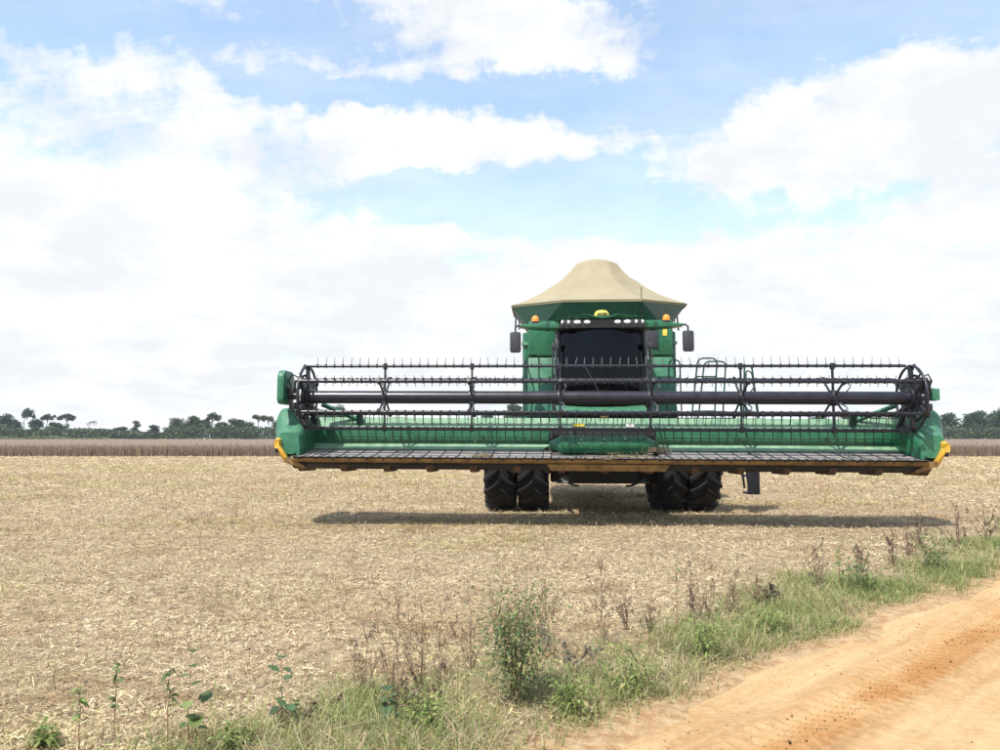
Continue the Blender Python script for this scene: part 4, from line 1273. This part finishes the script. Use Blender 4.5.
# ---------------- straw caught on the header
def straw_clump(cx_, cy_, cz_, rx, rz, n, label):
    c0 = np.array([cx_, cy_, cz_])
    cen0 = c0 + rng.normal(0, 1, (n, 3)) * [rx, rx * .5, rz * .5]
    cen0[:, 2] = np.maximum(cen0[:, 2], cz_ - .005)
    dv_ = rng.normal(0, 1, (n, 3)) * [1, 1, .5]; dv_ /= np.linalg.norm(dv_, axis=1, keepdims=True)
    Ls = rng.uniform(.06, .22, n)[:, None]
    cen = np.stack([cen0 - dv_ * Ls / 2, cen0 + rng.normal(0, .01, (n, 3)), cen0 + dv_ * Ls / 2], 1)
    cen[:, :, 2] = np.maximum(cen[:, :, 2], cz_ - .01)
    side_ = np.cross(dv_, rng.normal(0, 1, (n, 3))); side_ /= np.linalg.norm(side_, axis=1, keepdims=True)
    v_, q_, t_ = ribbons(cen, side_, np.full((n, 3), .007), palette([(.30, .23, .16), (.20, .14, .10), (.42, .36, .22), (.28, .30, .12)], [3, 2, 2, .5], n))
    o = link('straw_clump', np_mesh('straw_clump', v_, q_, t_), M['straw'])
    tag(o, label, 'straw')
    return o


bpy.context.view_layer.update()
mw = comb.matrix_world @ Matrix.Translation((XH, 0, 0))
for lx, ly, lz, rx, rz, n_, lb in ((.98, -2.85, 1.33, .10, .10, 260, 'brown clump of straw caught beside the right end of the feed drum'),
                                   (.3, -3.35, 1.245, .30, .03, 170, 'thin litter of straw lying on the belt before the feed drum'),
                                   (-2.2, -3.40, 1.25, .12, .04, 120, 'small heap of yellowish straw on the left draper belt'),
                                   (.02, -3.68, 1.225, .05, .10, 26, 'yellow straws dangling from the middle of the cutter bar')):
    p = mw @ Vector((lx, ly, lz))
    straw_clump(p.x, p.y, p.z, rx, rz, n_, lb)


# ================================================================== WEEDS ALONG THE VERGE
M['dead_stem'] = paint('dry_stem', (.18, .12, .085), .9, var=.3, scale=30)
M['red_stem'] = paint('reddish_stem', (.22, .115, .075), .8, var=.2, scale=30)
M['green_stem'] = paint('green_stem', (.15, .19, .07), .8, var=.2, scale=30)
LEAF = {'shrub': [(.13, .185, .075), (.19, .235, .09), (.09, .145, .07), (.27, .29, .12)], 'green': [(.115, .175, .06), (.15, .21, .075), (.085, .14, .055), (.22, .26, .10)], 'light': [(.20, .27, .08), (.25, .30, .10), (.15, .21, .06), (.33, .31, .14)],
        'dead': [(.15, .095, .065), (.10, .065, .05), (.22, .15, .10), (.30, .225, .155)], 'grey': [(.16, .13, .11), (.23, .19, .16), (.10, .08, .07)],
        'blue': [(.105, .18, .085), (.14, .21, .10), (.08, .135, .07)], 'dark': [(.055, .045, .04), (.09, .07, .055), (.035, .03, .03)]}


def leaf_set(cen, dirs, length, width, colour, curl=.3):
    n = len(cen)
    dirs = dirs / (np.linalg.norm(dirs, axis=1, keepdims=True) + 1e-6)
    tip = cen + dirs * length[:, None]; tip[:, 2] -= length * curl
    mid = cen + dirs * (length * .5)[:, None]
    c_ = np.stack([cen, mid, tip], 1)
    side_ = np.cross(dirs, np.array([0, 0, 1]) + rng.normal(0, .35, (n, 3))); side_ /= np.linalg.norm(side_, axis=1, keepdims=True) + 1e-6
    return ribbons(c_, side_, width[:, None] * np.array([.25, 1, .12]), colour)


def stem_path(h, lean, wig, k=6):
    a_ = random.uniform(0, 6.28)
    p = Vector((0, 0, 0)); out = [p.copy()]
    for i in range(1, k + 1):
        f_ = i / k
        out.append(Vector((math.cos(a_) * lean * h * f_ + random.uniform(-wig, wig) * h, math.sin(a_) * lean * h * f_ + random.uniform(-wig, wig) * h, h * f_)))
    return out


def at_path(P, f_):
    x_ = f_ * (len(P) - 1); i = min(int(x_), len(P) - 2)
    return P[i].lerp(P[i + 1], x_ - i)


def weed(style, px, pyb, pyt, wpx, label, cat='weed', hue='green', group='weeds along the road verge'):
    x_, y_ = gnd(px, pyb)
    z0 = float(field_z(np.array([x_]), np.array([y_]))[0])
    h = (pyb - pyt) * y_ / FPX * 1.02
    w = wpx * y_ / FPX / 2
    nm = {'shrub': 'green_shrub', 'dead': 'dead_weed', 'leafy': 'leafy_weed', 'bush': 'low_bush', 'stalk': 'weed_stalk', 'clump': 'dry_clump'}[style]
    root = empty(nm, (x_, y_, z0 - .01), 0)
    tag(root, label, cat, group)
    P = []
    sm_ = M['dead_stem'] if hue in ('dead', 'grey', 'dark') else (M['red_stem'] if style in ('shrub', 'stalk', 'leafy') else M['green_stem'])
    ns = {'shrub': 13, 'dead': 7, 'leafy': 2, 'bush': 7, 'stalk': 1, 'clump': 6}[style]
    for k in range(ns):
        hh = h * (1 if k == 0 else random.uniform(.5, .9))
        if style == 'shrub' and k > 1: hh = h * random.uniform(.42, .80)
        lean_ = (0.05 if k == 0 else random.uniform(.15, 1.0) * (1.5 if style == 'dead' else 1)) * w / max(hh, .05)
        if style == 'clump': lean_ = random.uniform(.4, 1.2) * w / hh
        sp_ = stem_path(hh, lean_, .012 if style != 'dead' else .03)
        P.append(sp_)
        r0 = max(.0022, y_ * .00044) * (1.35 if k == 0 else 1)
        link('stem', MB().tube(sp_, [r0 * 1.5] + [r0 * (1.2 - .9 * i / (len(sp_) - 1)) for i in range(1, len(sp_))], 5).mesh('stem'), sm_, root)
        if (style in ('dead', 'clump') and k < 4) or (style == 'shrub' and 2 <= k < 7):
            for t_ in range(5):
                a_ = at_path(sp_, random.uniform(.25, .95)); d_ = Vector((random.uniform(-1, 1), random.uniform(-1, 1), random.uniform(.4, 1.2))).normalized()
                tw = [a_, a_ + d_ * hh * .12, a_ + d_ * hh * .2 + Vector((0, 0, hh * .05))]
                P.append(tw)
                link('twig', MB().tube(tw, [r0 * .8, r0 * .6, r0 * .3], 4).mesh('twig'), sm_, root)
    nl = {'shrub': 3400, 'dead': 150, 'leafy': 0, 'bush': 420, 'stalk': 26, 'clump': 170}[style]
    if nl:
        cen, dr_ = [], []
        for k in range(nl):
            sp_ = random.choice(P)
            lo_, hi_ = {'shrub': (.08, .97), 'dead': (.2, 1), 'bush': (.15, 1), 'stalk': (.5, 1), 'clump': (.1, 1)}[style]
            if style == 'shrub' and sp_ in (P[0], P[1]): hi_ = .55
            a_ = at_path(sp_, random.uniform(lo_, hi_))
            d_ = Vector((random.gauss(0, 1), random.gauss(0, 1), random.gauss(.25, .6)))
            if style in ('shrub', 'bush'): a_ = a_ + d_.normalized() * random.random() * w * .6
            cen.append(a_); dr_.append(d_)
        cen, dr_ = np.array(cen), np.array(dr_)
        cen[:, 2] = np.maximum(cen[:, 2], .01)
        ll = {'shrub': .027, 'dead': .028, 'bush': .036, 'stalk': .045, 'clump': .05}[style] * rng.uniform(.6, 1.3, nl) * max(1, y_ / 7)
        ww = ll * rng.uniform(.25, .5, nl) * (.7 if style in ('dead', 'clump') else 1.1)
        v_, q_, t_ = leaf_set(cen, dr_, ll, ww, palette(LEAF[hue], [3, 3, 2, 1][:len(LEAF[hue])], nl, .2), .35 if style != 'dead' else .8)
        tag(link('foliage', np_mesh('foliage', v_, q_, t_), M['leaf'], root), kind='stuff')
    if style == 'leafy':                                    # large leaves, each on its own
        for k in range(12):
            sp_ = P[0] if k < 8 else P[1]
            a_ = at_path(sp_, .35 + .65 * (k % 7) / 6.5)
            an_ = k * 2.4 + random.uniform(-.4, .4)
            L_ = random.uniform(.035, .07)
            d_ = np.array([math.cos(an_), math.sin(an_), random.uniform(-.3, .9)])
            nrm = np.cross(d_, [0, 0, 1.0]); nrm /= np.linalg.norm(nrm)
            vs_, fs_ = [], []
            outl = [(0, .06), (.15, .42), (.4, .56), (.7, .40), (1.0, .03)]
            for f_, wd in outl:
                c_ = np.array(a_) + d_ * L_ * (f_ + .25) + np.array([0, 0, -.35 * L_ * f_ * f_])
                vs_ += [c_ - nrm * wd * L_ + [0, 0, .10 * L_], c_, c_ + nrm * wd * L_ + [0, 0, .10 * L_]]
            for i in range(4):
                fs_ += [(i * 3, i * 3 + 1, i * 3 + 4, i * 3 + 3), (i * 3 + 1, i * 3 + 2, i * 3 + 5, i * 3 + 4)]
            t_ = np.repeat(palette(LEAF[hue], [3, 3, 2, 1][:len(LEAF[hue])], 1, .15), len(vs_), 0)
            link('leaf', np_mesh('leaf', np.array(vs_), np.array(fs_), t_, smooth=True), M['leaf'], root)
    return root


weed('shrub', 517, 706, 542, 104, 'tallest bushy green shrub in the foreground with a thin reddish stem', 'shrub', 'shrub')
weed('dead', 396, 702, 592, 62, 'largest dried brown weed, left of the bushy green shrub', hue='dead')
weed('dead', 364, 693, 622, 34, 'small dried weed just left of the largest dried brown weed', hue='dead')
weed('dead', 470, 672, 588, 44, 'dried weed touching the left side of the bushy green shrub', hue='dead')
weed('dead', 603, 648, 566, 28, 'slender dried weed standing alone right of the bushy green shrub', hue='dead')
weed('clump', 572, 668, 640, 62, 'low greyish dry clump right of the bushy green shrub', 'dry brush', 'grey')
weed('dead', 650, 634, 600, 44, 'dried weed left of the tall stalk with green leaves', hue='dead')
weed('stalk', 677, 640, 560, 24, 'tall dark stalk with bright green leaves above the grass verge', hue='light')
weed('dead', 706, 626, 560, 34, 'dried weed right of the tall stalk with bright green leaves', hue='dead')
weed('dead', 734, 616, 572, 50, 'dried weed left of the dark dry clump', hue='dead')
weed('clump', 772, 604, 585, 28, 'small dark dry clump on the edge of the verge', 'dry brush', 'dark')
weed('dead', 819, 592, 545, 30, 'dark leafless weed left of the green bush by the road', hue='dark')
weed('stalk', 840, 592, 552, 20, 'pale green stalk right of the dark leafless weed', hue='light')
weed('bush', 868, 592, 556, 66, 'largest dark green bush on the right part of the verge', 'bush')
weed('dead', 893, 566, 530, 34, 'dried weed behind the largest green bush on the verge', hue='dead')
weed('bush', 935, 570, 528, 60, 'tall green bush nearest the right edge of the picture', 'bush')
weed('dead', 958, 548, 506, 40, 'dried weed behind the rightmost green bush', hue='dead')
weed('dead', 985, 540, 500, 40, 'dried weed cut by the right edge of the picture', hue='dead')
weed('dead', 922, 548, 514, 30, 'dried weed between the two green bushes at the right', hue='dead')
weed('bush', 632, 690, 640, 84, 'light green bush of fine leaves right of the tall shrub', 'bush', 'light')
weed('bush', 704, 658, 618, 70, 'light green bush below the tall leafy stalk', 'bush', 'light')
weed('bush', 770, 632, 604, 56, 'light green bush below the small dark dry clump', 'bush', 'light')
weed('bush', 566, 716, 680, 60, 'low light green bush at the right foot of the tall shrub', 'bush', 'light')
weed('bush', 425, 728, 696, 56, 'low green bush below the largest dried brown weed', 'bush', 'light')
weed('leafy', 388, 722, 692, 40, 'low weed with bluish green leaves left of the tall shrub', hue='blue')
weed('leafy', 281, 728, 657, 44, 'upright weed with broad green leaves left of the dried weeds', hue='blue')
weed('leafy', 188, 760, 656, 44, 'tall reddish weed with broad leaves at the bottom left', hue='green')
weed('stalk', 167, 752, 676, 22, 'thin reddish stalk just left of the tall broad-leaved weed', hue='green')
weed('stalk', 114, 754, 668, 18, 'thin bare stalk with a leafy tip, second from the left edge', hue='green')
weed('stalk', 78, 756, 691, 24, 'leftmost thin stalk with pale green leaves on top', hue='light')

weed('dead', 421, 694, 604, 40, 'dried weed just right of the largest dried brown weed', hue='dead')
weed('dead', 441, 684, 612, 36, 'dried weed midway between the largest dried weed and the bushy green shrub', hue='dead')
weed('dead', 545, 652, 584, 34, 'dried weed behind the right side of the bushy green shrub', hue='dead')
weed('dead', 627, 632, 592, 24, 'dried weed right of the slender lone dried weed', hue='dead')
weed('dead', 690, 622, 566, 30, 'dried weed directly behind the tall leafy stalk', hue='dead')
weed('dead', 758, 606, 578, 26, 'dried weed touching the left side of the small dark dry clump', hue='dead')
weed('dead', 862, 574, 536, 32, 'dried weed behind the left side of the largest green bush', hue='dead')
weed('dead', 908, 556, 520, 30, 'dried weed right behind the largest green bush on the verge', hue='dead')
weed('clump', 305, 716, 700, 70, 'low tangle of brown dry stems right of the upright broad-leaved weed', 'dry brush', 'dead')
weed('clump', 410, 706, 680, 70, 'low tangle of brown dry stems at the foot of the largest dried weed', 'dry brush', 'dead')
weed('bush', 236, 752, 722, 34, 'small pale green herb right of the tall broad-leaved weed', 'weed', 'light')
weed('bush', 42, 752, 726, 34, 'small pale green herb nearest the bottom left corner', 'weed', 'light')

# ================================================================== thin haze in the air
hz = MB().box(-900, 900, -60, 700, -1.0, 24.0).build('haze', None, smooth=False)
hm = bpy.data.materials.new('thin_haze'); hm.use_nodes = True
ht = hm.node_tree; ht.nodes.clear()
pv = ht.nodes.new('ShaderNodeVolumePrincipled'); pv.inputs['Density'].default_value = .00022
pv.inputs['Color'].default_value = (.86, .92, 1, 1); pv.inputs['Anisotropy'].default_value = .2
ho = ht.nodes.new('ShaderNodeOutputMaterial'); ht.links.new(pv.outputs[0], ho.inputs['Volume'])
hz.data.materials.append(hm)
tag(hz, 'thin pale haze in the air over the field', kind='stuff')
